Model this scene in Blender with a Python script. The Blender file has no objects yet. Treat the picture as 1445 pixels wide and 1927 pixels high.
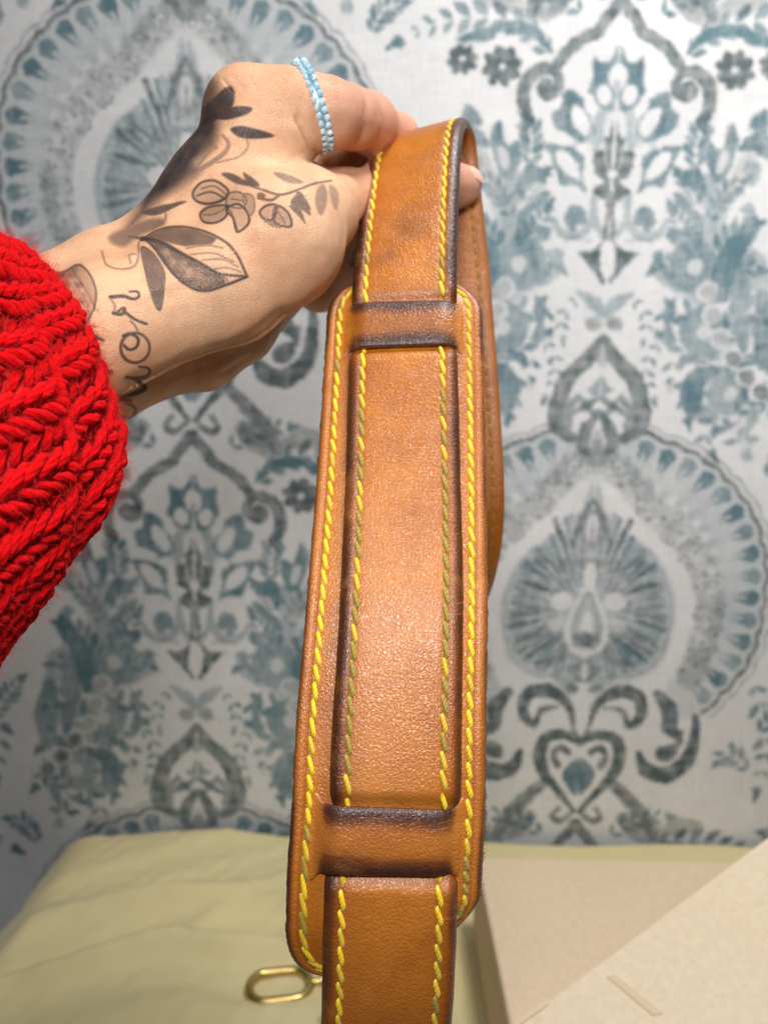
import bpy, bmesh, math, random
import numpy as np
from mathutils import Vector, Matrix

# ------------------------------------------------------------------ camera, light, exposure
scene = bpy.context.scene
F_PX, CX, CY = 1392.0, 722.5, 963.5            # focal length in photo pixels, image centre
PITCH, ROLL = math.radians(7.73), math.radians(1.04)
CAM = np.array([0.0, 0.0, 0.368])
_f = np.array([0, math.cos(PITCH), -math.sin(PITCH)])
_r0 = np.array([1.0, 0, 0]); _u0 = np.array([0, math.sin(PITCH), math.cos(PITCH)])
C_R = _r0 * math.cos(ROLL) + _u0 * math.sin(ROLL)
C_U = _u0 * math.cos(ROLL) - _r0 * math.sin(ROLL)
C_F = _f

cam_data = bpy.data.cameras.new('camera')
cam = bpy.data.objects.new('camera', cam_data)
scene.collection.objects.link(cam)
cam.matrix_world = Matrix(((C_R[0], C_U[0], -C_F[0], CAM[0]),
                           (C_R[1], C_U[1], -C_F[1], CAM[1]),
                           (C_R[2], C_U[2], -C_F[2], CAM[2]),
                           (0, 0, 0, 1)))
cam_data.sensor_fit = 'VERTICAL'
cam_data.sensor_height = 36.0
cam_data.sensor_width = 27.0
cam_data.lens = 36.0 * F_PX / 1927.0
cam_data.clip_start = 0.01
cam_data.clip_end = 20.0
cam_data.dof.use_dof = True
cam_data.dof.focus_distance = 0.196
cam_data.dof.aperture_fstop = 12.0
scene.camera = cam

world = bpy.data.worlds.new('World'); scene.world = world; world.use_nodes = True
bg = world.node_tree.nodes['Background']
bg.inputs[0].default_value = (0.80, 0.90, 1.0, 1); bg.inputs[1].default_value = 0.03

def area_light(name, loc, target, size, power, color, spread=180):
    d = bpy.data.lights.new(name, 'AREA'); d.shape = 'DISK'; d.size = size; d.energy = power; d.color = color; d.spread = math.radians(spread)
    o = bpy.data.objects.new(name, d); scene.collection.objects.link(o)
    o.location = loc
    o.rotation_euler = (Vector(target) - Vector(loc)).to_track_quat('-Z', 'Y').to_euler()
    return o
area_light('front_lamp', (-0.008, -0.05, 0.482), (0.005, 0.20, 0.33), 0.085, 0.98, (1.0, 0.99, 0.99))
area_light('overhead_lamp', (0.24, 0.20, 1.10), (0.05, 0.45, 0.0), 0.22, 6.4, (1.0, 0.985, 0.965))
area_light('wall_fill', (0.38, 0.05, 0.60), (0.27, 0.60, 0.46), 0.14, 0.30, (1.0, 0.98, 0.97), 95)  # added fill light, brightens the right part of the wall

scene.view_settings.view_transform = 'Standard'
scene.view_settings.look = 'None'
scene.view_settings.exposure = 0.13
scene.view_settings.gamma = 1.0
scene.view_settings.use_curve_mapping = False
scene.render.engine = 'CYCLES'
scene.cycles.use_denoising = True
scene.cycles.max_bounces = 6
scene.cycles.transparent_max_bounces = 4

# ------------------------------------------------------------------ helpers
rng = np.random.default_rng(7)
random.seed(7)

def W(px, py, Z):
    """point seen at photo pixel (px,py) at distance Z along the view axis"""
    return CAM + Z * (C_F + C_R * ((px - CX) / F_PX) - C_U * ((py - CY) / F_PX))

def on_plane(px, py, axis, val):
    d = C_F + C_R * ((px - CX) / F_PX) - C_U * ((py - CY) / F_PX)
    return CAM + d * ((val - CAM[axis]) / d[axis])

def proj(P):
    d = np.asarray(P) - CAM
    z = d @ C_F
    return CX + F_PX * (d @ C_R) / z, CY - F_PX * (d @ C_U) / z, z

def srgb(r, g, b):
    f = lambda c: (c / 255 / 12.92) if c / 255 <= 0.04045 else ((c / 255 + 0.055) / 1.055) ** 2.4
    return (f(r), f(g), f(b), 1.0)

def catmull(P, n=12, closed=False):
    P = np.asarray(P, float)
    if len(P) < 3 and not closed:
        t = np.linspace(0, 1, n + 1)[:, None]
        return P[0] * (1 - t) + P[-1] * t
    Q = np.vstack([P[-1], P, P[0], P[1]]) if closed else np.vstack([2 * P[0] - P[1], P, 2 * P[-1] - P[-2]])
    out = []
    m = len(P) if closed else len(P) - 1
    t = np.linspace(0, 1, n, endpoint=False)[:, None]
    for i in range(m):
        a, b, c, d = Q[i], Q[i + 1], Q[i + 2], Q[i + 3]
        out.append(0.5 * ((2 * b) + (-a + c) * t + (2 * a - 5 * b + 4 * c - d) * t ** 2 + (-a + 3 * b - 3 * c + d) * t ** 3))
    if not closed: out.append(P[-1:])
    return np.vstack(out)

def ss(a, b, x):
    t = np.clip((x - a) / (b - a), 0, 1)
    return t * t * (3 - 2 * t)

def link(name, mesh, mat=None, parent=None, smooth=True):
    o = bpy.data.objects.new(name, mesh)
    scene.collection.objects.link(o)
    if mat is not None and not mesh.materials: mesh.materials.append(mat)
    if parent is not None: o.parent = parent
    return o

def pymesh(name, verts, faces, smooth=True):
    me = bpy.data.meshes.new(name)
    verts = np.asarray(verts, np.float32)
    if isinstance(faces, np.ndarray) and faces.ndim == 2:
        n, k = faces.shape
        me.vertices.add(len(verts)); me.vertices.foreach_set('co', verts.ravel())
        me.loops.add(n * k); me.loops.foreach_set('vertex_index', faces.ravel().astype(np.int32))
        me.polygons.add(n); me.polygons.foreach_set('loop_start', np.arange(0, n * k, k, dtype=np.int32))
        me.update(calc_edges=True)
    else:
        me.from_pydata(verts.tolist(), [], [list(f) for f in faces]); me.update()
    me.validate()
    me.polygons.foreach_set('use_smooth', np.full(len(me.polygons), smooth, dtype=bool))
    return me

def attr(me, name, vals, kind='FLOAT'):
    a = me.attributes.new(name, kind, 'POINT')
    vals = np.asarray(vals, np.float32)
    if kind == 'FLOAT_COLOR':
        if vals.shape[1] == 3: vals = np.hstack([vals, np.ones((len(vals), 1), np.float32)])
        a.data.foreach_set('color', vals.ravel())
    elif kind == 'FLOAT_VECTOR': a.data.foreach_set('vector', vals.ravel())
    else: a.data.foreach_set('value', vals.ravel())

def grid_faces(nu, nv, closed_u=False, closed_v=False):
    I = np.arange(nu * nv).reshape(nu, nv)
    A = I if not closed_u else np.vstack([I, I[:1]])
    A = A if not closed_v else np.hstack([A, A[:, :1]])
    return np.stack([A[:-1, :-1], A[:-1, 1:], A[1:, 1:], A[1:, :-1]], -1).reshape(-1, 4)

def thing(name, label, cat, loc=(0, 0, 0), group=None):
    o = bpy.data.objects.new(name, None); scene.collection.objects.link(o)
    o.location = loc; o.empty_display_size = 0.02
    tag(o, label, cat, group)
    return o

def tag(o, label=None, cat=None, group=None, kind=None):
    if label: o['label'] = label
    if cat: o['category'] = cat
    if group: o['group'] = group
    if kind: o['kind'] = kind
    return o

def keep_world(o, parent):
    o.parent = parent
    o.matrix_parent_inverse = Matrix.Translation(-Vector(parent.location))
    return o

def vnoise(P, scale, seed=0):
    """cheap smooth value noise on Nx3 points, range about -1..1"""
    r = np.random.default_rng(seed)
    out = np.zeros(len(P))
    for k in range(7):
        d = r.normal(size=3); d /= np.linalg.norm(d)
        out += np.sin(P @ d * scale * r.uniform(0.6, 1.7) + r.uniform(0, 6.28))
    return out / 3.5

# node helper
class NT:
    def __init__(s, name):
        s.mat = bpy.data.materials.new(name); s.mat.use_nodes = True
        s.t = s.mat.node_tree; s.n = s.t.nodes
        s.b = s.n['Principled BSDF']; s.out = s.n['Material Output']
    def node(s, kind, **kw):
        nd = s.n.new(kind)
        for k, v in kw.items(): setattr(nd, k, v)
        return nd
    def put(s, sock, v):
        if isinstance(v, bpy.types.NodeSocket): s.t.links.new(v, sock)
        else: sock.default_value = v
    def math(s, op, a, b=0.0, clamp=False):
        nd = s.node('ShaderNodeMath', operation=op, use_clamp=clamp)
        s.put(nd.inputs[0], a); s.put(nd.inputs[1], b); return nd.outputs[0]
    def mix(s, fac, a, b, blend='MIX'):
        nd = s.node('ShaderNodeMix', data_type='RGBA', blend_type=blend)
        s.put(nd.inputs[0], fac); s.put(nd.inputs[6], a); s.put(nd.inputs[7], b); return nd.outputs[2]
    def attr(s, name, out='Fac'):
        nd = s.node('ShaderNodeAttribute', attribute_name=name); return nd.outputs[out]
    def coord(s, which='Object'):
        return s.node('ShaderNodeTexCoord').outputs[which]
    def noise(s, vec, scale, detail=3.0, rough=0.5, dist=0.0, out='Fac'):
        nd = s.node('ShaderNodeTexNoise'); s.put(nd.inputs['Vector'], vec)
        nd.inputs['Scale'].default_value = scale; nd.inputs['Detail'].default_value = detail
        nd.inputs['Roughness'].default_value = rough; nd.inputs['Distortion'].default_value = dist
        return nd.outputs[out]
    def voronoi(s, vec, scale, feature='F1', out='Distance'):
        nd = s.node('ShaderNodeTexVoronoi', feature=feature); s.put(nd.inputs['Vector'], vec)
        nd.inputs['Scale'].default_value = scale; return nd.outputs[out]
    def mapping(s, vec, scale=(1, 1, 1), rot=(0, 0, 0)):
        nd = s.node('ShaderNodeMapping'); s.put(nd.inputs['Vector'], vec)
        nd.inputs['Scale'].default_value = scale; nd.inputs['Rotation'].default_value = rot; return nd.outputs[0]
    def ramp(s, fac, stops):
        nd = s.node('ShaderNodeValToRGB'); s.put(nd.inputs[0], fac)
        e = nd.color_ramp.elements
        while len(e) > 1: e.remove(e[-1])
        e[0].position = stops[0][0]; e[0].color = stops[0][1]
        for p, c in stops[1:]:
            x = e.new(p); x.color = c
        return nd.outputs[0]
    def maprange(s, v, a, b, c, d):
        nd = s.node('ShaderNodeMapRange'); s.put(nd.inputs[0], v)
        for i, q in enumerate((a, b, c, d)): nd.inputs[i + 1].default_value = q
        return nd.outputs[0]
    def bump(s, h, strength=0.3, dist=0.0002, normal=None):
        nd = s.node('ShaderNodeBump'); nd.inputs['Strength'].default_value = strength
        nd.inputs['Distance'].default_value = dist; s.put(nd.inputs['Height'], h)
        if normal is not None: s.put(nd.inputs['Normal'], normal)
        return nd.outputs[0]
    def set(s, **kw):
        for k, v in kw.items(): s.put(s.b.inputs[k.replace('_', ' ')], v)
        return s.mat

# little raster painter for printed / inked patterns (coverage 0..1), arrays are [row=y, col=x]
class Canvas:
    def __init__(s, x0, y0, x1, y1, res):
        s.x0, s.y0, s.res = x0, y0, res
        s.w = int((x1 - x0) / res) + 1; s.h = int((y1 - y0) / res) + 1
        s.L = {}
    def layer(s, name):
        if name not in s.L: s.L[name] = np.zeros((s.h, s.w), np.float32)
        return s.L[name]
    def box(s, P, pad):
        a = np.floor((P.min(0) - pad - [s.x0, s.y0]) / s.res).astype(int)
        b = np.ceil((P.max(0) + pad - [s.x0, s.y0]) / s.res).astype(int) + 1
        a = np.maximum(a, 0); b = np.minimum(b, [s.w, s.h])
        if (b <= a).any(): return None
        xs = s.x0 + np.arange(a[0], b[0]) * s.res; ys = s.y0 + np.arange(a[1], b[1]) * s.res
        X, Y = np.meshgrid(xs, ys)
        return slice(a[1], b[1]), slice(a[0], b[0]), X, Y
    def put(s, name, sl, cov, mode):
        L = s.layer(name)[sl]
        if mode == 'max': np.maximum(L, cov, out=L)
        elif mode == 'add': np.copyto(L, np.clip(L + cov, 0, 1))
        else:                                   # erase
            for k in s.L:
                if name == '*' or name == k:
                    q = s.L[k][sl]; q *= (1 - cov)
    def stroke(s, name, P, w, a=1.0, soft=1.0, mode='max', smooth=8, taper=None):
        P = np.asarray(P, float)
        if smooth: P = catmull(P, smooth)
        n = len(P)
        ww = np.interp(np.linspace(0, 1, n), np.linspace(0, 1, len(w)), w) if np.ndim(w) else np.full(n, float(w))
        r = s.box(P, ww.max() + soft * 2)
        if r is None: return
        sy, sx, X, Y = r
        best = np.full(X.shape, 1e9)
        for i in range(n - 1):
            p, q = P[i], P[i + 1]; d = q - p; L2 = d @ d + 1e-9
            t = np.clip(((X - p[0]) * d[0] + (Y - p[1]) * d[1]) / L2, 0, 1)
            dist = np.hypot(X - p[0] - t * d[0], Y - p[1] - t * d[1]) - (ww[i] + (ww[i + 1] - ww[i]) * t) / 2
            np.minimum(best, dist, out=best)
        s.put(name, (sy, sx), (a * (1 - ss(-soft, soft, best))).astype(np.float32), mode)
    def fill(s, name, P, a=1.0, soft=1.5, mode='max', smooth=5, grad=None):
        P = np.asarray(P, float)
        if smooth: P = catmull(P, smooth, closed=True)
        r = s.box(P, soft * 2)
        if r is None: return
        sy, sx, X, Y = r
        inside = np.zeros(X.shape, bool); best = np.full(X.shape, 1e9)
        for i in range(len(P)):
            p, q = P[i], P[(i + 1) % len(P)]; d = q - p; L2 = d @ d + 1e-9
            t = np.clip(((X - p[0]) * d[0] + (Y - p[1]) * d[1]) / L2, 0, 1)
            np.minimum(best, np.hypot(X - p[0] - t * d[0], Y - p[1] - t * d[1]), out=best)
            c = (p[1] > Y) != (q[1] > Y)
            xi = p[0] + (Y - p[1]) * d[0] / (d[1] if abs(d[1]) > 1e-9 else 1e-9)
            inside ^= c & (X < xi)
        sd = np.where(inside, -best, best)
        cov = a * (1 - ss(-soft, soft, sd))
        if grad is not None: cov = cov * grad(X, Y, -sd)
        s.put(name, (sy, sx), cov.astype(np.float32), mode)
    def ell(s, name, c, rx, ry, rot=0, a=1.0, soft=1.5, mode='max', **kw):
        t = np.linspace(0, 2 * math.pi, 20, endpoint=False)
        co, si = math.cos(rot), math.sin(rot)
        P = np.stack([c[0] + rx * np.cos(t) * co - ry * np.sin(t) * si, c[1] + rx * np.cos(t) * si + ry * np.sin(t) * co], 1)
        s.fill(name, P, a, soft, mode, smooth=0, **kw)
    def sample(s, name, x, y):
        L = s.layer(name)
        fx = np.clip((x - s.x0) / s.res, 0, s.w - 1.001); fy = np.clip((y - s.y0) / s.res, 0, s.h - 1.001)
        ix = fx.astype(int); iy = fy.astype(int); tx = fx - ix; ty = fy - iy
        return (L[iy, ix] * (1 - tx) * (1 - ty) + L[iy, ix + 1] * tx * (1 - ty) + L[iy + 1, ix] * (1 - tx) * ty + L[iy + 1, ix + 1] * tx * ty)
# ------------------------------------------------------------------ papered wall with a damask print
WALL_Y = 0.60
COL_X, COL_S, REP = 171.0, 327.0, 660.0       # mm: one motif axis, column spacing, vertical repeat
dam = Canvas(0, 0, COL_S + 40, REP, 0.8)
Z_TOP = 740.0                                  # v = Z_TOP - z, wraps with REP

def conv(ox, oy, sc):
    def f(P):
        out = []
        for x, y in P:
            q = on_plane(ox + x / sc, oy + y / sc, 1, WALL_Y)
            out.append((abs(q[0] * 1000 - COL_X), Z_TOP - q[2] * 1000))
        return np.array(out)
    return f

def wrapdraw(fn, P):
    """draw with the vertical wrap of the repeat"""
    for k in (-1, 0, 1):
        Q = P + np.array([0, k * REP])
        if Q[:, 1].max() < -30 or Q[:, 1].min() > REP + 30: continue
        fn(Q)
def st(c, P, w, a=1.0, layer='grey', soft=1.1, mode='max'):
    wrapdraw(lambda Q: dam.stroke(layer, Q, w, a, soft, mode), c(P))
def fi(c, P, a=1.0, layer='blue', soft=1.3, mode='max'):
    wrapdraw(lambda Q: dam.fill(layer, Q, a, soft, mode), c(P))
def el(c, p, rx, ry, rot=0, a=1.0, layer='blue', soft=1.3, mode='max'):
    q = c([p])
    t = np.linspace(0, 2 * math.pi, 16, endpoint=False)
    co, si = math.cos(rot), math.sin(rot)
    P = q + np.stack([rx * np.cos(t) * co - ry * np.sin(t) * si, rx * np.cos(t) * si + ry * np.sin(t) * co], 1)
    wrapdraw(lambda Q: dam.fill(layer, Q, a, soft, mode, smooth=0), P)
def er(c, p, rx, ry, rot=0, a=1.0, soft=1.3): el(c, p, rx * .66, ry * .66, rot, a, '*', soft, 'erase')

A = conv(940, 0, 2.861)
B_ = conv(1100, 300, 3.44)
M = conv(860, 600, 2.007)

PX = conv(0, 0, 1.0)
_ar = np.random.default_rng(9)
def acanthus(spine, w, n=7, a=.95, layer='blue'):
    """a serrated leaf: lobes along both sides of a curved rib, tip at the last point"""
    S = catmull(PX(spine), 12); d = np.r_[0, np.cumsum(np.hypot(*np.diff(S, axis=0).T))]
    w = w * .8
    wrapdraw(lambda Q: dam.stroke('*', Q, w * 2.1, .8, 2.0, 'erase', smooth=0), S[3:])
    for i in range(n):
        f = (i + .35) / n; p = at_d(S, d, f * d[-1]); q = at_d(S, d, min(f + .08, 1) * d[-1]); tg = (q - p) / (np.linalg.norm(q - p) + 1e-9)
        nn = np.array([-tg[1], tg[0]])
        L = w * (.55 + .75 * math.sin(math.pi * min(f * 1.05 + .12, 1))) * _ar.uniform(.85, 1.1)
        for sd in (1, -1):
            dr = tg * .75 + nn * sd * .75; dr /= np.linalg.norm(dr); sdv = np.array([-dr[1], dr[0]])
            lobe = np.array([p, p + dr * L * .45 + sdv * L * .22, p + dr * L * .85 + sdv * L * .14, p + dr * L * 1.05, p + dr * L * .8 - sdv * L * .2, p + dr * L * .4 - sdv * L * .24])
            wrapdraw(lambda Q: dam.fill(layer, Q, a * _ar.uniform(.7, 1.0), 1.2, smooth=3), lobe)
    tip = S[-1]; tg = S[-1] - S[-3]; tg /= np.linalg.norm(tg) + 1e-9; nn = np.array([-tg[1], tg[0]])
    wrapdraw(lambda Q: dam.fill(layer, Q, a, 1.2, smooth=3), np.array([tip - tg * w * .5 + nn * w * .3, tip + tg * w * .55, tip - tg * w * .5 - nn * w * .3]))
    wrapdraw(lambda Q: dam.stroke('*', Q, 1.8, .6, 1.1, 'erase', smooth=0), S[4:-4])
def at_d(path, dist, L): return np.array([np.interp(L, dist, path[:, 0]), np.interp(L, dist, path[:, 1])])
# side sprays first (so that the motifs sit over them)
st(PX, [(1405, 860), (1372, 760), (1348, 660), (1340, 560), (1326, 450), (1312, 360), (1306, 270)], [9, 9, 8, 8, 7, 6, 4], .6, 'blue', 2)
for sp, w, n in (([(1328, 430), (1300, 360), (1272, 322)], 15, 6), ([(1335, 520), (1292, 450), (1262, 388)], 17, 7), ([(1345, 605), (1300, 540), (1250, 492), (1226, 510)], 16, 7),
                 ([(1352, 670), (1305, 598), (1252, 588), (1236, 640)], 17, 7), ([(1360, 715), (1312, 662), (1268, 676), (1262, 730)], 15, 6), ([(1378, 770), (1325, 718), (1288, 738), (1296, 800)], 16, 6),
                 ([(1398, 840), (1350, 792), (1322, 830), (1345, 862)], 14, 5), ([(1330, 420), (1368, 362), (1405, 338)], 14, 6), ([(1336, 500), (1382, 440), (1428, 420)], 16, 6),
                 ([(1342, 575), (1392, 508), (1438, 510)], 16, 6), ([(1352, 650), (1402, 588), (1448, 610)], 16, 6), ([(1362, 715), (1412, 662), (1452, 700)], 15, 6), ([(1380, 785), (1425, 742), (1458, 785)], 14, 5),
                 ([(1308, 320), (1312, 265), (1330, 218)], 14, 6), ([(1292, 112), (1340, 62), (1420, 40), (1520, 58), (1590, 100)], 17, 10), ([(1240, 30), (1300, -10), (1380, -20)], 13, 6)):
    acanthus(sp, w, n)
for poly, a in (([(600, 110), (700, 60), (760, 110), (785, 210), (700, 190), (620, 170)], .95),
                ([(570, 220), (640, 230), (700, 310), (760, 360), (775, 440), (720, 440), (650, 350), (590, 300)], .9),
                ([(530, 470), (620, 445), (690, 475), (735, 550), (640, 505), (560, 540)], .9),
                ([(430, 620), (500, 590), (525, 680), (590, 770), (560, 810), (490, 740)], .85),
                ([(590, 890), (530, 950), (470, 1020), (520, 1060), (470, 1170), (520, 1215), (590, 1180), (560, 1080), (580, 980)], .9),
                ([(630, 1260), (680, 1250), (720, 1300), (670, 1320)], .7),
                ([(890, 1670), (960, 1700), (1010, 1670), (960, 1740), (900, 1740)], .9),
                ([(1060, 1600), (1130, 1620), (1110, 1700), (1060, 1780), (1130, 1800), (1060, 1850), (1030, 1760)], .7),
                ([(1000, 330), (1060, 280), (1100, 330), (1090, 420), (1040, 360)], .8),
                ([(1060, 580), (1150, 620), (1187, 700), (1187, 900), (1100, 860), (1040, 740)], .55)):
    fi(B_, poly, a * .9, soft=1.8)
for P, w, a in (([(800, 150), (830, 330), (790, 480), (760, 640), (770, 780), (820, 900)], 15, .55),
                ([(880, 120), (900, 300), (860, 480), (850, 640), (840, 860)], 9, .35),
                ([(1090, 380), (1050, 470), (940, 620), (890, 760), (890, 900)], [8, 16, 20, 20, 8], .95),
                ([(1060, 640), (1010, 740), (1010, 860), (1040, 960)], [8, 18, 18, 8], .7),
                ([(980, 980), (1010, 1080), (1020, 1230)], [8, 16, 8], .8),
                ([(1150, 880), (1165, 1100), (1150, 1320)], [12, 22, 12], .75),
                ([(480, 740), (600, 810), (740, 830)], [10, 12, 8], .5),
                ([(740, 1270), (800, 1262), (880, 1270)], 9, .6),
                ([(700, 1600), (690, 1500), (740, 1410), (860, 1365)], [16, 20, 16, 8], .85),
                ([(690, 1600), (760, 1640), (840, 1670)], [14, 14, 8], .6),
                ([(700, 890), (800, 960), (870, 1060)], 8, .4),
                ([(900, 1000), (930, 1150), (920, 1280)], 12, .3)):
    st(B_, P, w, a, 'blue', 1.8)
for c, r, a in (((700, 690), 20, .75), ((760, 1110), 19, .75), ((930, 1510), 18, .6)):
    el(B_, c, r, r * 1.05, 0, a); er(B_, (c[0] + 12, c[1] + 5), r * .45, r * .5, .4, .7)
for c in ((960, 1290), (1050, 1410), (1140, 1510), (830, 1010), (800, 860), (880, 1160)):
    er(B_, (c[0] - 10, c[1] - 5), 13, 12, 0, .8); el(B_, c, 7, 6, .5, .8 if c[1] > 1200 else .4, 'grey')
fi(A, [(1240, 665), (1285, 740), (1265, 840), (1210, 960), (1150, 990), (1110, 870), (1130, 770), (1190, 800)], .85, soft=1.6)
er(A, (1200, 870), 6, 14, .3, .7)
fi(A, [(965, 940), (1060, 895), (1110, 980), (1135, 1090), (1060, 1010), (990, 1000)], .9, soft=1.6)
fi(A, [(1335, 690), (1370, 620), (1440, 590), (1445, 720), (1390, 710)], .85, soft=1.6)
st(A, [(1300, 800), (1380, 760), (1445, 800)], [6, 14, 16], .8, 'blue', 1.5)
st(A, [(1180, 1100), (1260, 960), (1320, 860), (1400, 800)], 8, .35, 'grey', 1.5)
fi(A, [(1320, 880), (1390, 870), (1400, 960), (1350, 1010), (1310, 960)], .6, soft=1.6)
for sp, w, n in (([(1240, 640), (1215, 700), (1232, 760)], 9, 5), ([(1190, 560), (1215, 600), (1208, 650)], 8, 4), ([(1235, 175), (1218, 235), (1232, 290)], 8, 4),
                 ([(1420, 1280), (1440, 1400), (1420, 1500)], 15, 7), ([(1425, 1380), (1470, 1330), (1500, 1300)], 14, 6), ([(1410, 1450), (1370, 1420), (1345, 1440)], 13, 5), ([(1440, 900), (1475, 860), (1510, 850)], 14, 6)):
    acanthus(sp, w, n)
# ogee arch and its scrolls
og = [(652, -4), (700, 60), (740, 115), (768, 172), (830, 205), (890, 250), (940, 315), (985, 385)]
st(A, og, 9.5, .85); st(A, [(x - 14, y + 6) for x, y in og[2:]], 2.5, .5)
st(A, [(985, 385), (1050, 388), (1110, 432), (1135, 510), (1120, 600), (1082, 660), (1105, 722)], [8, 10, 11, 11, 10, 8, 3], .85)
st(A, [(985, 385), (950, 440), (958, 505), (1010, 528), (1050, 495), (1030, 455), (1000, 460)], [7, 8, 8, 7, 6, 6, 6], .9)
el(A, (1008, 485), 6, 6, 0, .9, 'grey')
# flowers
for (fx, fy, R) in ((1265, 378, 15.5), (1480, 350, 12)):
    for k in range(8):
        an = k * math.pi / 4 + .3
        q = (fx + 2.86 * R * 1.5 * math.cos(an), fy + 2.86 * R * 1.5 * math.sin(an))
        el(A, q, R * .42, R * .3, an, 1.0, 'grey', 1.2)
    el(A, (fx, fy), R * .62, R * .62, 0, 1.0, 'grey', 1.3)
    er(A, (fx, fy), R * .26, R * .22, 0, .9)
# swoop leaf over the flowers
fi(A, [(1000, 300), (1040, 220), (1120, 150), (1250, 125), (1340, 165), (1445, 190), (1530, 250), (1445, 255), (1340, 245), (1300, 200), (1200, 205), (1120, 225), (1050, 270)], .95, soft=1.6)
st(A, [(1180, 60), (1300, 20), (1420, 10)], [8, 18, 10], .5, 'grey', 1.6)
# ribbon
st(A, [(960, -40), (1020, 40), (1075, 85)], [14, 17, 12], .6, 'grey', 1.6); st(A, [(970, -30), (1030, 50)], 6, .5, 'blue')
# palmette
fi(A, [(640, 255), (690, 330), (745, 335), (775, 310), (772, 420), (785, 500), (760, 520), (740, 560), (690, 600), (640, 600)], .9)
er(A, (640, 412), 10, 14); er(A, (700, 512), 9, 11, .3); el(A, (755, 355), 5, 5, 0, .3, 'grey')
st(A, [(640, 440), (640, 520)], 3, .5, 'blue')
fi(A, [(790, 600), (820, 530), (865, 495), (920, 505), (925, 585), (968, 615), (945, 700), (865, 735), (800, 775), (720, 720), (755, 650)], .9)
er(A, (810, 655), 9, 19, .55); st(A, [(880, 520), (885, 600), (870, 690)], 4, .4, 'grey')
fi(A, [(770, 850), (830, 810), (900, 790), (990, 788), (950, 850), (905, 940), (880, 1005), (800, 1005), (735, 1040), (765, 950)], .85)
er(A, (855, 890), 9, 19, .7); er(A, (800, 940), 4, 10, .5, .6)
fi(A, [(640, 560), (720, 600), (770, 750), (740, 820), (690, 800), (640, 650)], .55)
er(A, (640, 700), 9, 22, 0, .8); er(A, (735, 890), 6, 26, .1, .8)
fi(A, [(613, 660), (650, 735), (672, 745), (668, 800), (722, 825), (712, 905), (690, 955), (645, 975), (700, 1020), (690, 1045), (613, 1055)], .95, 'grey')
er(A, (615, 940), 4, 5); st(A, [(660, 800), (650, 880), (625, 930)], 2.2, .45, '*', 1.0, 'erase'); st(A, [(615, 720), (615, 900)], 1.6, .4, '*', 1.0, 'erase')
st(A, [(612, 1050), (605, 1150), (608, 1230), (600, 1290)], [6, 4, 4, 4], .8)
st(A, [(690, 1060), (682, 1150), (660, 1220), (620, 1270)], 6, .5, 'blue')
st(A, [(690, 1120), (700, 1220), (760, 1275), (840, 1265), (885, 1215), (900, 1180)], [4, 6, 7, 7, 5, 3], .5, 'blue')
st(A, [(740, 1195), (760, 1140), (800, 1140), (815, 1185), (790, 1230)], 7, .75, 'blue'); el(A, (785, 1170), 7, 7, 0, .8)
fi(A, [(600, 1300), (640, 1322), (680, 1352), (748, 1360), (690, 1420), (640, 1475), (585, 1525)], .95, 'grey')
er(A, (592, 1395), 7, 22); st(A, [(690, 1300), (740, 1290), (820, 1300)], 4, .3)
st(B_, [(120, 1010), (200, 935), (300, 870)], [6, 11, 5], .55, 'blue', 2); el(B_, (190, 1065), 7, 6, 0, .6, 'grey', 2)
# spade over the medallion
st(B_, [(112, 1140), (185, 1275), (275, 1370), (335, 1460), (352, 1560), (372, 1640), (345, 1740), (250, 1810)], [4, 12, 13, 14, 15, 15, 13, 9], .85)
st(B_, [(130, 1370), (220, 1440), (290, 1560), (300, 1660), (240, 1760)], 4, .5, '*', 1.2, 'erase')
fi(B_, [(112, 1180), (150, 1290), (112, 1350)], .6, 'grey'); er(B_, (112, 1390), 9, 6, 0, .7)
fi(B_, [(110, 1400), (150, 1470), (190, 1490), (110, 1530)], .7); st(B_, [(112, 1545), (180, 1600), (262, 1650)], [4, 7, 4], .8); st(B_, [(112, 1660), (170, 1610), (240, 1530)], [4, 6, 4], .7, 'blue')
st(B_, [(250, 1560), (295, 1630), (270, 1730)], [5, 9, 6], .7)
st(B_, [(100, 1640), (160, 1750), (175, 1850), (110, 1930)], [6, 11, 11, 6], .85)
st(B_, [(90, 1760), (110, 1850)], 4, .4)
# medallion: outer scallops
out = [(690, 425), (800, 470), (900, 512), (1000, 590), (1085, 690), (1140, 800), (1166, 950), (1155, 1080), (1135, 1200), (1090, 1310), (1010, 1405), (930, 1490)]
outc = catmull(M(out), 10)
dd = np.r_[0, np.cumsum(np.hypot(*np.diff(outc, axis=0).T))]
cen = M([(505, 1000)])[0]
NP = 15
def at_d(path, dist, L): return np.array([np.interp(L, dist, path[:, 0]), np.interp(L, dist, path[:, 1])])
sc = []
for L in np.linspace(0, dd[-1], 200):
    p = at_d(outc, dd, L); n = (p - cen) / np.linalg.norm(p - cen)
    sc.append(p + n * (2.2 * abs(math.sin(L / dd[-1] * NP * math.pi)) - 1))
sc = np.array(sc)
wrapdraw(lambda Q: dam.stroke('grey', Q, 4.2, .85, 1.1, smooth=0), sc)
wrapdraw(lambda Q: dam.stroke('grey', Q, 2.5, .5, 1.1, smooth=0), cen + (sc - cen) * 1.045)
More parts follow.
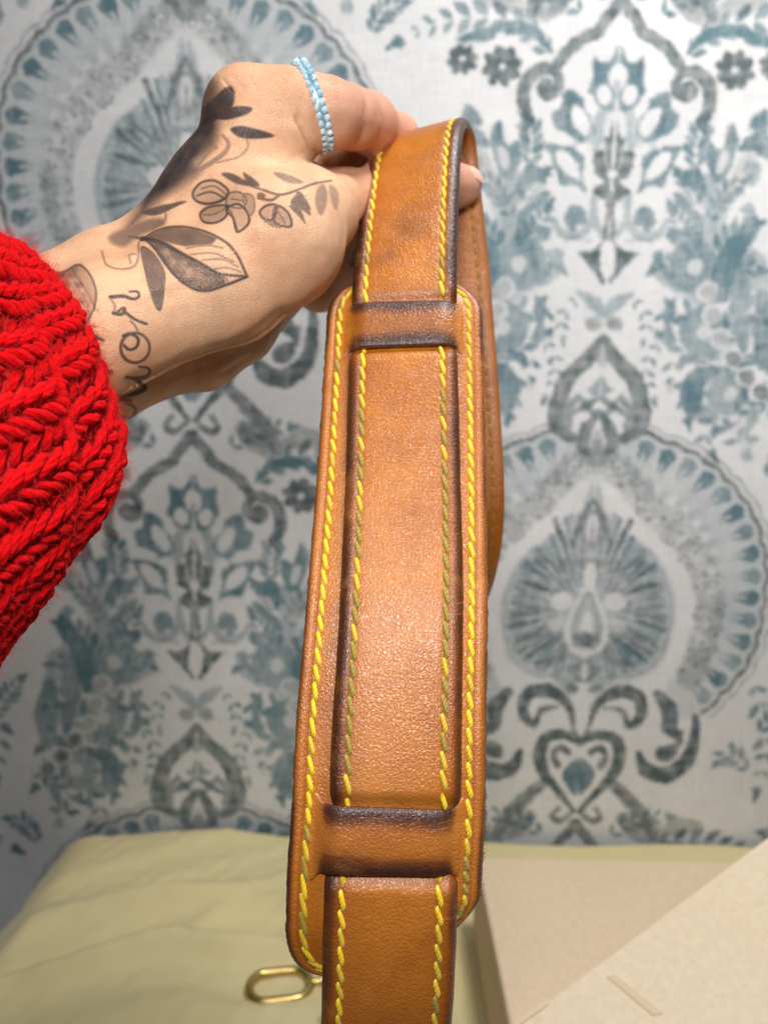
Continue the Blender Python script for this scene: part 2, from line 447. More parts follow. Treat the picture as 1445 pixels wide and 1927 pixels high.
for i in range(NP):
    p = at_d(outc, dd, (i + .5) / NP * dd[-1]); n = (p - cen) / np.linalg.norm(p - cen); tng = np.array([-n[1], n[0]])
    a = 1.0 if i % 2 else .8
    lo = p - n * 24; hi = p - n * 3.5
    drop = np.array([hi, hi - n * 4 + tng * 7, p - n * 13 + tng * 6.5, lo + tng * 2.5, lo - n * 8, lo - tng * 2.5, p - n * 13 - tng * 6.5, hi - n * 4 - tng * 7])
    wrapdraw(lambda Q: dam.fill('blue', Q, a, 1.3), drop)
    wrapdraw(lambda Q: dam.stroke('blue', Q, 9, .4, 2.5, smooth=0), np.array([lo, lo - n * 16]))
    wrapdraw(lambda Q: dam.stroke('*', Q, 3.2, .65, 1.5, 'erase', smooth=0), np.array([p - n * 17, lo - n * 6]))
# bead ring
wrapdraw(lambda Q: dam.stroke('blue', Q, 40, .28, 4, smooth=0), cen + (outc - cen) * .86)
bead = [(545, 545), (610, 575), (680, 650), (745, 728), (820, 790), (880, 860), (925, 945), (950, 1045), (948, 1145), (915, 1250), (880, 1350)]
bc = catmull(M(bead), 8); bd = np.r_[0, np.cumsum(np.hypot(*np.diff(bc, axis=0).T))]
NB = 11; rr0 = np.random.default_rng(17)
for i in range(NB):
    p = at_d(bc, bd, (i + .5) / NB * bd[-1]); n = (p - cen) / np.linalg.norm(p - cen)
    t = np.linspace(0, 2 * math.pi, 14, endpoint=False)
    ring = p + 8.2 * np.stack([np.cos(t), np.sin(t)], 1)
    wrapdraw(lambda Q: dam.stroke('grey', np.vstack([Q, Q[:1]]), 2.6, .55, 1.5, smooth=0), ring)
    wrapdraw(lambda Q: dam.fill('grey', Q, .65, 1.4, smooth=0), p + n * 1.0 + 3.2 * np.stack([np.cos(t), np.sin(t)], 1))
    for sgn in (1, -1):
        q = at_d(bc, bd, min((i + 1) / NB, 1) * bd[-1])
        wrapdraw(lambda Q: dam.fill('grey', Q, .7, 1.4, smooth=0), q + n * sgn * 8.5 + 3.0 * np.stack([np.cos(t), np.sin(t)], 1))
wrapdraw(lambda Q: dam.stroke('grey', Q, 24, .34, 2.5, smooth=0), bc)
for i in range(70):
    p = at_d(bc, bd, rr0.uniform(0, 1) * bd[-1]); n = (p - cen) / np.linalg.norm(p - cen); p = p + n * rr0.uniform(-11, 11); an = rr0.uniform(0, 6.28)
    arc = p + 3.2 * np.stack([np.cos(an + np.linspace(0, 3.6, 7)), np.sin(an + np.linspace(0, 3.6, 7))], 1)
    wrapdraw(lambda Q: dam.stroke('grey' if i % 3 else '*', Q, 2.2, .7, 1.2, 'max' if i % 3 else 'erase', smooth=0), arc)
st(M, [(520, 545), (535, 520), (525, 470)], [10, 14, 8], .7)
# teardrop field
tear = [(515, 650), (560, 725), (600, 800), (680, 838), (755, 900), (805, 1000), (822, 1100), (805, 1200), (765, 1300), (690, 1350), (600, 1370), (490, 1375)]
ax = [(490, 1375), (500, 1000), (515, 650)]
fi(M, tear, .5, soft=2.5)
tb = catmull(M(tear), 10); tc = M([(497, 1110)])[0]
for fr_, nn_ in ((.94, 15), (.74, 12), (.54, 9)):
    pth = tc + (tb - tc) * fr_; pth[:, 0] = np.maximum(pth[:, 0], 0); pd = np.r_[0, np.cumsum(np.hypot(*np.diff(pth, axis=0).T))]
    for i in range(nn_):
        p = at_d(pth, pd, (i + .5) / nn_ * pd[-1]); n = (p - tc) / (np.linalg.norm(p - tc) + 1e-9); tg = np.array([-n[1], n[0]]); w_ = pd[-1] / nn_ * .5
        lobe = np.array([p, p - n * 5 + tg * w_, p - n * 16 + tg * w_ * .6, p - n * 21, p - n * 16 - tg * w_ * .6, p - n * 5 - tg * w_])
        wrapdraw(lambda Q: dam.fill('*', Q, .45, 1.2, 'erase'), lobe); wrapdraw(lambda Q: dam.fill('blue' if i % 2 else 'grey', Q, .62, 1.6), p + (lobe - p) * .82 - n * 1.5)
        wrapdraw(lambda Q: dam.stroke('*', Q, 1.6, .6, 1.2, 'erase', smooth=0), np.array([p - n * 4, p - n * 17]))
rr = np.random.default_rng(3)
for k in range(40):
    an = math.radians(-78 + k * 156 / 40 + rr.uniform(-2, 2)); R0 = 165 + 65 * (an < 0) * 0
    r1 = 300 + 120 * max(0, math.sin(-an)) ** 7; r1 *= rr.uniform(.8, 1.0)
    x0, y0 = 500 + rr.uniform(.5, .68) * r1 * math.cos(an), 1085 + rr.uniform(.5, .68) * r1 * math.sin(an)
    x1, y1 = 500 + r1 * math.cos(an), 1085 + r1 * math.sin(an)
    st(M, [(x0, y0), (x1, y1)], [2.5, 5.5], rr.uniform(.5, .9), 'blue' if k % 4 else 'grey', 1.5)
for k in range(44):
    an = math.radians(-85 + k * 170 / 44); r1 = rr.uniform(120, 175)
    st(M, [(500 + r1 * math.cos(an) * .8, 1080 + r1 * math.sin(an)), (500 + (r1 + 30) * math.cos(an) * .8, 1080 + (r1 + 30) * math.sin(an))], 3.2, .45, 'grey' if k % 2 else 'blue', 1.5)
st(M, [(515, 680), (550, 760), (575, 850)], [3, 7, 3], .75, 'grey'); er(M, (513, 790), 6, 18, 0, .8); st(M, [(512, 770), (508, 840)], 3, .5)
er(M, (500, 970), 9, 17, 0, .95); er(M, (595, 1070), 15, 12, .2, .9); er(M, (610, 1160), 10, 9, .2, .6)
st(M, [(500, 1010), (545, 1100), (560, 1180), (540, 1240), (490, 1270)], 5, .85, '*', 1.3, 'erase')
st(M, [(500, 1040), (530, 1120), (535, 1190), (490, 1230)], 5, .6, 'blue'); er(M, (492, 1160), 7, 17, 0, .95); el(M, (490, 1212), 7, 7, 0, .8, 'grey')
def sm(c, P, w, a=1.0, layer='grey', soft=1.2, mode='max'):
    st(c, P, np.array(w) * .68 if np.ndim(w) else w * .7, a, layer, soft, mode)
# scrolls under the medallion
sm(M, [(488, 1290), (520, 1330), (488, 1370)], 6, .7); er(M, (487, 1430), 7, 20, 0, .9)
sm(M, [(505, 1400), (530, 1390)], 8, .7)
sm(M, [(495, 1545), (530, 1455), (610, 1408), (680, 1425), (695, 1490), (655, 1535), (630, 1500)], [4, 12, 19, 18, 14, 11, 6], .98)
sm(M, [(560, 1470), (620, 1480), (645, 1540)], [4, 9, 9], .8)
sm(M, [(760, 1420), (800, 1480), (800, 1540), (840, 1590)], [14, 22, 20, 9], .95)
sm(M, [(685, 1640), (715, 1705), (790, 1722), (865, 1670), (895, 1580), (900, 1500)], [7, 20, 24, 20, 14, 8], 1.0)
el(M, (790, 1640), 10, 8, -.5, .95, 'grey'); sm(M, [(780, 1640), (830, 1610), (850, 1560)], [10, 9, 5], .8)
sm(M, [(470, 1600), (530, 1572), (595, 1590), (612, 1650), (585, 1725), (530, 1785), (460, 1860)], [7, 13, 16, 17, 15, 11, 6], .98)
sm(M, [(505, 1640), (535, 1620), (560, 1650), (540, 1690)], 9, .9); fi(M, [(458, 1660), (520, 1725), (458, 1800)], .85); sm(M, [(470, 1600), (440, 1560)], [10, 8], .9)
sm(M, [(590, 1760), (650, 1820), (720, 1905), (740, 1960)], [14, 19, 19, 14], .75); sm(M, [(600, 1780), (690, 1870), (730, 1960)], 6, .5, 'blue')
sm(M, [(460, 1860), (510, 1900), (540, 1880), (520, 1850)], [5, 9, 8, 6], .8)

def damask(x, z):
    """x,z in metres -> grey, blue coverage"""
    Q = np.stack([x, np.zeros_like(x), z], 1)
    x = x + .0007 * vnoise(Q, 700, 11) + .0005 * vnoise(Q, 1700, 12)       # hand-printed wobble
    z = z + .0007 * vnoise(Q, 700, 13) + .0005 * vnoise(Q, 1700, 14)
    k = (x * 1000 - COL_X) / COL_S
    k0 = np.floor(k)
    g = np.zeros(len(x)); b = np.zeros(len(x))
    for c in (k0, k0 + 1):
        u = np.abs(x * 1000 - (COL_X + c * COL_S))
        v = np.mod(Z_TOP - z * 1000 - np.where(np.mod(c, 2) == 0, 0, REP / 2), REP)
        g = np.maximum(g, dam.sample('grey', u, v)); b = np.maximum(b, dam.sample('blue', u, v))
    return g, b

def build_wall():
    x = np.arange(-0.48, 0.52, 0.0013); z = np.arange(-0.24, 0.82, 0.0013)
    X, Z = np.meshgrid(x, z, indexing='ij')
    V = np.stack([X.ravel(), np.full(X.size, WALL_Y), Z.ravel()], 1)
    g, b = damask(V[:, 0], V[:, 2])
    n1 = vnoise(V, 420, 1); n2 = vnoise(V, 150, 2); n3 = vnoise(V, 1100, 5)
    g = np.clip(g * (.92 + .16 * n1 + .1 * n3), 0, 1); b = np.clip(b * (.98 + .16 * n2 + .12 * n3), 0, 1)
    me = pymesh('wall', V, grid_faces(len(x), len(z))[:, ::-1])
    attr(me, 'ink', np.stack([g, b, np.zeros_like(g)], 1), 'FLOAT_COLOR')
    t = NT('damask_wallpaper')
    sep = t.node('ShaderNodeSeparateColor'); t.put(sep.inputs[0], t.attr('ink', 'Color'))
    P = t.coord()
    wx = t.noise(t.mapping(P, (900, 900, 45)), 1.0, 2.0); wz = t.noise(t.mapping(P, (45, 900, 900)), 1.0, 2.0)
    weave = t.math('ADD', wx, wz)
    mott = t.noise(P, 14, 4, .6)
    base = t.mix(t.maprange(weave, .7, 1.3, 0, 1), srgb(208, 208, 209), srgb(234, 233, 232))
    base = t.mix(t.maprange(mott, .35, .7, 0, .35), base, srgb(190, 191, 194))
    blue = t.mix(mott, srgb(66, 99, 110), srgb(98, 130, 140))
    grey = t.mix(mott, srgb(56, 74, 78), srgb(86, 101, 104))
    c = t.mix(t.math('MULTIPLY', sep.outputs[1], 1.0), base, blue)
    c = t.mix(t.math('MULTIPLY', sep.outputs[0], 1.0), c, grey)
    c = t.mix(t.maprange(weave, .8, 1.3, 0, .08), c, srgb(225, 225, 224))
    t.set(Base_Color=c, Roughness=.75, Normal=t.bump(weave, .25, .0002))
    t.b.inputs['Specular IOR Level'].default_value = .25
    o = link('wall', me, t.mat)
    tag(o, kind='structure')
    o['label'] = 'off-white wall with a grey and dusty blue damask print'
    return o
build_wall()
# ------------------------------------------------------------------ table, cream cloth, cardboard box
def build_table():
    x0, x1, y0, y1 = -0.257, 0.52, 0.17, 0.588
    bm = bmesh.new(); bmesh.ops.create_cube(bm, size=1)
    for v in bm.verts:
        v.co = Vector(((x0 + x1) / 2 + v.co.x * (x1 - x0), (y0 + y1) / 2 + v.co.y * (y1 - y0), -0.155 + v.co.z * 0.30))
    bmesh.ops.bevel(bm, geom=bm.edges[:], offset=.006, segments=3, affect='EDGES')
    me = bpy.data.meshes.new('table'); bm.to_mesh(me); bm.free()
    t = NT('dark_wood')
    g = t.noise(t.mapping(t.coord(), (6, 60, 60)), 1, 5, .6)
    t.set(Base_Color=t.mix(g, (.02, .014, .010, 1), (.05, .033, .022, 1)), Roughness=.5)
    o = link('table', me, t.mat); tag(o, 'dark table top mostly hidden under the cream cloth', 'table')
    # cloth
    nx, ny = 240, 150
    u = np.linspace(0, 1, nx); v = np.linspace(0, 1, ny)
    U, V = np.meshgrid(u, v, indexing='ij')
    L = 0.80; drop = 0.10
    s = U * (L + drop) - drop            # arclength from the left table edge
    X = np.where(s < 0, -0.262, -0.262 + s); Z = np.where(s < 0, s, 0.0)
    r = .012
    a = np.clip((s + r * .785) / (r * 1.571), 0, 1) * math.pi / 2     # rounded roll over the edge
    near = (s > -r * .785) & (s < r * .785)
    X = np.where(near, -0.262 + r - r * np.cos(a), np.where(s <= -r * .785, -0.262, -0.262 + r + (s - r * .785)))
    Z = np.where(near, -r + r * np.sin(a), np.where(s <= -r * .785, -r + (s + r * .785), 0.0))
    Y = 0.18 + V * 0.410
    P = np.stack([X.ravel(), Y.ravel(), np.zeros(X.size)], 1)
    q = P.copy(); q[:, 0] *= .55
    rot = np.stack([q[:, 0] * .8 + q[:, 1] * .6, q[:, 1] * .8 - q[:, 0] * .6, q[:, 2]], 1)
    rot[:, 0] *= .35
    h = -.0022 * np.abs(vnoise(rot, 60, 24)) - .0022 * np.abs(vnoise(rot + .3, 110, 25)) + .003 + .0018 * vnoise(rot, 75, 21) + .0016 * vnoise(rot, 170, 22) + .0006 * vnoise(P, 320, 23)
    # long soft folds running in from the left corner
    for (cx, cy, ang, wd, am) in ((-.16, .50, .55, .010, .0105), (-.10, .455, .42, .011, .012), (-.20, .43, .75, .009, .009), (-.02, .49, .15, .012, .006), (-.09, .40, .3, .012, .006)):
        dx, dy = P[:, 0] - cx, P[:, 1] - cy
        al = dx * math.cos(ang) + dy * math.sin(ang); ac = -dx * math.sin(ang) + dy * math.cos(ang) + .02 * np.sin(al * 22)
        h = h + am * np.exp(-(ac / wd) ** 2) * np.exp(-(al / .085) ** 2)
    h = h.reshape(X.shape) + .0034
    damp = ss(0.08, .02, X) * 0 + ss(.05, .0, np.maximum(X - .03, 0))          # flat under the box
    h = .002 + (h - .002) * np.where(X > .055, np.clip(damp, .15, 1), 1)
    side = s < 0
    Xf = X - np.where(side, np.abs(h) * .8, 0); Zf = Z + np.where(side, 0, np.maximum(h, .0012)) * ss(-.002, .02, s) + .001
    Yf = Y + .003 * np.sin(X * 30)
    Yf = np.minimum(Yf, .5925)
    me = pymesh('cream_cloth', np.stack([Xf.ravel(), Yf.ravel(), Zf.ravel()], 1), grid_faces(nx, ny))
    t = NT('cream_cotton')
    C = t.coord()
    w1 = t.noise(t.mapping(C, (1600, 120, 120)), 1, 2); w2 = t.noise(t.mapping(C, (120, 1600, 120)), 1, 2)
    m = t.noise(C, 9, 4, .6)
    c = t.mix(m, srgb(208, 192, 138), srgb(220, 206, 160))
    t.set(Base_Color=c, Roughness=.85, Normal=t.bump(t.math('ADD', w1, w2), .35, .0002))
    t.b.inputs['Sheen Weight'].default_value = .15
    o = link('cream_cloth', me, t.mat)
    sol = o.modifiers.new('thickness', 'SOLIDIFY'); sol.thickness = .0008; sol.offset = -1
    tag(o, 'creased pale yellow cotton cloth spread over the table', 'cloth')

def card_material(name, c0, c1):
    t = NT(name); C = t.coord()
    f = t.noise(C, 260, 6, .7); m = t.noise(C, 12, 3)
    fl = t.noise(t.mapping(C, (40, 320, 40)), 1, 2)
    c = t.mix(m, c0, c1); c = t.mix(t.maprange(f, .35, .75, 0, .22), c, srgb(150, 118, 84))
    t.set(Base_Color=c, Roughness=.8, Normal=t.bump(t.math('ADD', f, fl), .12, .0003))
    t.b.inputs['Specular IOR Level'].default_value = .2
    return t.mat

def board(name, corners, th, mat, parent):
    """a cardboard panel from 4 top corners (counter-clockwise from above) and a thickness"""
    P = [Vector(c) for c in corners]
    n = (P[1] - P[0]).cross(P[3] - P[0]).normalized()
    bm = bmesh.new()
    top = [bm.verts.new(p) for p in P]; bot = [bm.verts.new(p - n * th) for p in P]
    bm.faces.new(top); bm.faces.new(bot[::-1])
    for i in range(len(P)): bm.faces.new((top[i], bot[i], bot[(i + 1) % len(P)], top[(i + 1) % len(P)]))
    bmesh.ops.recalc_face_normals(bm, faces=bm.faces)
    bmesh.ops.bevel(bm, geom=bm.edges[:], offset=th * .3, segments=2, affect='EDGES')
    me = bpy.data.meshes.new(name); bm.to_mesh(me); bm.free()
    return keep_world(link(name, me, mat), parent)

def build_box():
    x0, x1, y0, y1, h = 0.0672, 0.46, 0.19, 0.472, 0.066
    b = thing('cardboard_box', 'plain tan cardboard box with overlapping flaps on the cream cloth', 'box', ((x0 + x1) / 2, (y0 + y1) / 2, 0.004))
    m1 = card_material('kraft_card', srgb(216, 192, 162), srgb(224, 203, 174))
    m2 = card_material('kraft_flap', srgb(226, 206, 178), srgb(232, 215, 188))
    th = .003; z0 = .0052
    board('side_panel', [(x0, y0, z0), (x0, y0, h - th), (x0, y1, h - th), (x0, y1, z0)], th, m1, b)
    board('side_panel', [(x0 + .004, y1, z0), (x0 + .004, y1, h - th), (x1, y1, h - th), (x1, y1, z0)], th, m1, b)
    board('side_panel', [(x1, y1, z0), (x1, y1, h - th), (x1, y0, h - th), (x1, y0, z0)], th, m1, b)
    board('side_panel', [(x1, y0, z0), (x1, y0, h - th), (x0 + .004, y0, h - th), (x0 + .004, y0, z0)], th, m1, b)
    board('flap', [(x0 + .0005, y0 + .002, h), (x1 - .004, y0 + .002, h), (x1 - .004, y1 - .001, h), (x0 + .0005, y1 - .001, h)], th, m1, b)
    # upper flap, its cut edge running diagonally across the box and lifting to the right
    A = on_plane(955, 1942, 2, .0705); Bp = W(1500, 1533, .445)
    D = A + np.array([.30, -.16, .01]); Cc = Bp + (D - A) * .8
    fl = board('raised_flap', [A, D, Cc, Bp], .0035, m2, b)
    # old tape mark / crease on it
    e1 = np.array(A) * .62 + np.array(Bp) * .38
    tm = NT('crease_mark'); tm.set(Base_Color=srgb(216, 193, 162), Roughness=.75)
    n = np.cross(D - A, Bp - A); n /= np.linalg.norm(n)
    if n[2] < 0: n = -n
    def onflap(px, py):
        d = C_F + C_R * ((px - CX) / F_PX) - C_U * ((py - CY) / F_PX)
        return CAM + d * (((A - CAM) @ n) / (d @ n))
    q = [onflap(1140, 1838), onflap(1158, 1835), onflap(1248, 1908), onflap(1228, 1912)]
    o = board('crease_mark', [p + n * .00005 for p in q], .0005, tm.mat, b)
    # scuffed pale paper ply on the cut edge
    pl = NT('torn_ply'); pl.set(Base_Color=srgb(226, 208, 176), Roughness=.9)
    e = Bp - A; L = np.linalg.norm(e); e /= L
    side = np.cross(n, e)
    if side @ (D - A) < 0: side = -side
    for f0, f1, w in ((.02, .115, .0014),):
        board('torn_ply', [A + e * L * f0 + n * .0006, A + e * L * f1 + n * .0006, A + e * L * f1 + side * w + n * .0006, A + e * L * f0 + side * w * .7 + n * .0006], .0006, pl.mat, b)

def build_clasp():
    c = on_plane(545, 1853, 2, 0.010)
    root = thing('oval_ring', 'brass oval clasp ring resting on the cream cloth beside the strap', 'clasp', tuple(c + np.array([0, 0, -.006])))
    root.rotation_euler = (0, 0, math.radians(9))
    t = NT('worn_brass'); n = t.noise(t.coord(), 300, 4)
    t.set(Base_Color=t.mix(n, srgb(190, 164, 96), srgb(214, 188, 124)), Metallic=1.0, Roughness=t.maprange(n, .3, .7, .26, .42))
    def tube(name, P, r, closed):
        P = np.asarray(P); n = len(P); k = 12
        T = np.roll(P, -1, 0) - np.roll(P, 1, 0)
        if not closed: T[0] = P[1] - P[0]; T[-1] = P[-1] - P[-2]
        T /= np.linalg.norm(T, axis=1)[:, None]
        up = np.array([0, 0, 1.0]); Bn = np.cross(T, up); Bn /= np.linalg.norm(Bn, axis=1)[:, None]; N = np.cross(Bn, T)
        an = np.arange(k) * 2 * math.pi / k
        V = P[:, None] + r * (np.cos(an)[None, :, None] * Bn[:, None] + np.sin(an)[None, :, None] * N[:, None])
        me = pymesh(name, V.reshape(-1, 3), grid_faces(n, k, closed, True))
        return link(name, me, t.mat, root)
    a = np.linspace(0, 2 * math.pi, 64, endpoint=False)
    L, R = .0180, .0100
    ring = np.stack([np.sign(np.cos(a)) * (L - R) * np.clip(np.abs(np.cos(a)) * 4, 0, 1) + R * np.cos(a) * 1.1, R * np.sin(a) * 1.2, .006 + 0 * a], 1)
    tube('ring_wire', ring - [.006, 0, 0], .0029, True)
    # swivel post and collar reaching under the strap
    z = .006
    post = np.stack([np.linspace(.011, .034, 14), np.zeros(14), np.full(14, z)], 1)
    tube('swivel_post', post, .0026, False)
    tube('collar', post[4:9] + [.002, 0, 0], .0042, False)

build_table(); build_box(); build_clasp()
# ------------------------------------------------------------------ leather strap and slide-on shoulder pad
def leather(name, tan0=(164, 88, 8), tan1=(192, 116, 26), rough=.33):
    t = NT(name); C = t.coord()
    burn = t.attr('burn'); pale = t.attr('pale')
    big = t.noise(C, 38, 4, .6); mid = t.noise(C, 210, 4, .65); fine = t.noise(C, 1500, 3, .6)
    c = t.mix(t.maprange(big, .3, .7, 0, 1), srgb(*tan0), srgb(*tan1))
    c = t.mix(t.maprange(mid, .45, .8, 0, .28), c, srgb(142, 76, 24))
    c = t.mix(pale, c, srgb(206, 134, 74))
    # burnish: two-step stain, first red-brown then near black plum
    b1 = t.math('ADD', burn, t.math('MULTIPLY', t.math('SUBTRACT', mid, .5), .14))
    b1 = t.math('ADD', b1, t.math('MULTIPLY', t.math('SUBTRACT', big, .5), .2))
    f1 = t.maprange(b1, .05, .6, 0, .85); f2 = t.maprange(b1, .4, 1.08, 0, .95)
    c = t.mix(f1, c, srgb(112, 56, 24)); c = t.mix(f2, c, srgb(42, 21, 22))
    # pores and grain
    g1 = t.voronoi(C, 1250, 'F1'); g2 = t.voronoi(C, 2400, 'F1')
    grain = t.math('ADD', t.math('MULTIPLY', g1, .7), t.math('MULTIPLY', g2, .4))
    grain = t.math('ADD', grain, t.math('MULTIPLY', fine, .5))
    crease = t.noise(t.mapping(C, (700, 700, 160)), 1, 3, .6, 1.5)
    cell = t.voronoi(t.mapping(C, (1000, 1000, 760)), 1, 'DISTANCE_TO_EDGE')
    h = t.math('ADD', grain, t.math('MULTIPLY', crease, .4))
    h = t.math('ADD', h, t.math('MULTIPLY', t.maprange(cell, 0, .22, 0, 1), .8))
    c = t.mix(t.maprange(g1, .0, .5, .10, 0), c, srgb(120, 66, 28))
    scr = t.noise(t.mapping(C, (90, 900, 900), (.3, .5, .2)), 1, 2)
    r = t.math('ADD', t.maprange(mid, .3, .7, rough - .05, rough + .10), t.maprange(scr, .55, .75, 0, .08))
    vein = t.noise(t.mapping(C, (420, 420, 240)), 1, 5, .7, 2.2)
    h = t.math('ADD', h, t.math('MULTIPLY', t.maprange(vein, .42, .5, 0, 1), .35))
    c = t.mix(t.maprange(t.noise(C, 95, 5, .7, .6), .5, .78, 0, .36), c, srgb(136, 70, 12))
    c = t.mix(t.maprange(t.noise(C, 70, 4, .6, .4), .56, .75, 0, .3), c, srgb(206, 138, 62))
    sp = t.voronoi(C, 240, 'F1'); c = t.mix(t.maprange(sp, .02, .07, .5, 0), c, srgb(96, 52, 26))
    line = t.noise(t.mapping(C, (60, 60, 1900), (.5, .2, .9)), 1, 1); c = t.mix(t.maprange(line, .70, .76, 0, .25), c, srgb(230, 176, 120))
    r = t.math('ADD', r, t.math('MULTIPLY', f2, .06))
    t.set(Base_Color=c, Roughness=r, Normal=t.bump(h, .40, .00024))
    t.b.inputs['Specular IOR Level'].default_value = .55
    t.b.inputs['Coat Weight'].default_value = .16; t.b.inputs['Coat Roughness'].default_value = .26
    t.put(t.b.inputs['Coat Normal'], t.bump(h, .16, .0002))
    return t.mat

LEATHER = leather('tan_leather')
def raw_edge():
    t = NT('raw_leather_edge'); C = t.coord(); n = t.noise(C, 900, 5, .7)
    t.set(Base_Color=t.mix(n, srgb(62, 38, 28), srgb(150, 104, 66)), Roughness=.9, Normal=t.bump(n, .8, .0006))
    return t.mat
RAW = raw_edge()

def thread(name, c0, c1):
    t = NT(name); C = t.coord()
    wv = t.node('ShaderNodeTexWave', wave_type='BANDS', bands_direction='DIAGONAL'); t.put(wv.inputs[0], C)
    wv.inputs['Scale'].default_value = 620; wv.inputs['Distortion'].default_value = 1.5; wv.inputs['Detail'].default_value = 2
    n = t.noise(t.coord('Object'), 700, 3)
    c = t.mix(n, srgb(*c0), srgb(*c1))
    t.set(Base_Color=c, Roughness=.45, Normal=t.bump(wv.outputs['Fac'], .5, .00025))
    t.b.inputs['Sheen Weight'].default_value = .2
    return t.mat
TH = [thread('waxed_yellow_thread', (236, 196, 6), (250, 216, 30)), thread('soiled_yellow_thread', (206, 174, 22), (228, 194, 36)), thread('dark_olive_thread', (138, 120, 40), (176, 152, 44)), thread('shaded_tan_thread', (140, 100, 30), (168, 124, 40))]  # last one: yellow thread dulled in colour for the shaded back run

def stitch_mesh(mat, i):
    n, k = 9, 8
    t = np.linspace(-1, 1, n)
    r = .00070 * np.sqrt(np.clip(1 - (np.abs(t) ** 3.4) * .9, .03, 1))
    P = np.stack([t * .5, .00012 * np.sin(t * 2.5), -.00062 * np.abs(t) ** 5], 1)      # x is scaled by pitch later
    an = np.arange(k) * 2 * math.pi / k
    V = np.zeros((n, k, 3))
    V[:, :, 0] = P[:, 0:1] * .0046
    V[:, :, 1] = P[:, 1:2] + r[:, None] * np.cos(an)
    V[:, :, 2] = P[:, 2:3] + r[:, None] * .85 * np.sin(an)
    f = grid_faces(n, k, False, True).tolist() + [list(range(k))[::-1], [(n - 1) * k + j for j in range(k)]]
    me = pymesh('stitch_%d' % i, V.reshape(-1, 3), f); me.materials.append(mat)
    return me
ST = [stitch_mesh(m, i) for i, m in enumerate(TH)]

def place_stitch(parent, p, along, normal, tilt, kind, length):
    x = Vector(along).normalized(); z = Vector(normal).normalized(); y = z.cross(x).normalized(); z = x.cross(y)
    M3 = Matrix((x, y, z)).transposed() @ Matrix.Rotation(tilt, 3, 'Z')
    o = bpy.data.objects.new('stitch', ST[kind]); scene.collection.objects.link(o)
    m = M3.to_4x4() @ Matrix.Diagonal((length / .0046, 1, 1, 1)); m.translation = Vector(p) - Vector(parent.location)
    o.parent = parent; o.matrix_local = m
    return o

# control points of the strap's outer-face centre line: photo x, y, distance, yaw (right side nearer), roll
CP = [(716, 2120, .200, 0, 0), (722, 2020, .193, 0, 0), (728, 1927, .188, 0, 0), (733, 1790, .1855, 0, 0), (736, 1665, .1855, 0, 0), (743, 1530, .187, 1, 0), (745, 1400, .190, 2, 0),
      (753, 1180, .198, 3, 0), (756, 1040, .2055, 3, 0), (757, 860, .2165, 4, 0), (757, 683, .227, 5, 0), (758, 560, .2345, 7, 0), (763, 430, .2440, 11, 2),
      (771, 320, .2545, 15, 4), (779, 262, .2630, 17, 5), (790, 241, .2735, 18, 6), (803, 243, .2840, 16, 6), (813, 268, .2915, 13, 5), (820, 320, .2960, 11, 4),
      (831, 420, .2985, 9, 3), (846, 580, .2990, 6, 2), (859, 760, .2985, 4, 1), (867, 900, .299, 2, 0), (866, 1000, .302, -4, 0), (852, 1090, .309, -14, 0),
      (822, 1180, .320, -22, 0), (785, 1300, .334, -20, 0), (755, 1440, .350, -12, 0), (738, 1600, .372, -5, 0), (722, 1740, .398, 0, 0), (700, 1830, .424, 0, 0), (668, 1858, .434, 0, 0)]
def strap_frames(step=.0011):
    P = np.array([W(a, b, c) for a, b, c, _, _ in CP]); ang = np.array([(d, e) for *_, d, e in CP], float)
    Pd = catmull(P, 24); Ad = catmull(ang, 24)
    d = np.r_[0, np.cumsum(np.linalg.norm(np.diff(Pd, axis=0), axis=1))]
    s = np.arange(0, d[-1], step)
    C = np.stack([np.interp(s, d, Pd[:, i]) for i in range(3)], 1)
    k = np.ones(7) / 7
    for i in range(3): C[3:-3, i] = np.convolve(C[:, i], k, 'valid')
    A = np.stack([np.interp(s, d, Ad[:, i]) for i in range(2)], 1) * math.pi / 180
    T = np.gradient(C, axis=0); T /= np.linalg.norm(T, axis=1)[:, None]
    Bn = (np.cos(A[:, :1]) * C_R - np.sin(A[:, :1]) * C_F) * np.cos(A[:, 1:]) + C_U * np.sin(A[:, 1:])
    Bn -= (Bn * T).sum(1)[:, None] * T; Bn /= np.linalg.norm(Bn, axis=1)[:, None]
    N = np.cross(Bn, T); N /= np.linalg.norm(N, axis=1)[:, None]
    px, py, _ = proj(C)
    return s, C, T, Bn, N, py
SF = strap_frames()
S_, SC, ST_, SB, SN, SPY = SF
i_top = int(np.argmin(SPY))                                # the highest row of the fold
def s_at(py): return float(np.interp(-py, -SPY[:i_top], S_[:i_top]))
def frame_at(s):
    g = lambda A: np.array([np.interp(s, S_, A[:, i]) for i in range(3)])
    return g(SC), g(ST_), g(SB), g(SN)
S_BR_LO0, S_BR_LO1 = s_at(1650), s_at(1522)                # lower bridge of the pad
S_BR_HI0, S_BR_HI1 = s_at(650), s_at(565)                  # upper bridge
HW, TH_S = .0170, .0046

def dip(s):
    """the strap sinks a little where it slides under a bridge"""
    d = np.zeros_like(s)
    for a, b in ((S_BR_LO0, S_BR_LO1), (S_BR_HI0, S_BR_HI1)):
        d = np.maximum(d, ss(a - .004, a + .0005, s) * (1 - ss(b - .0005, b + .004, s)))
    return d * .0021

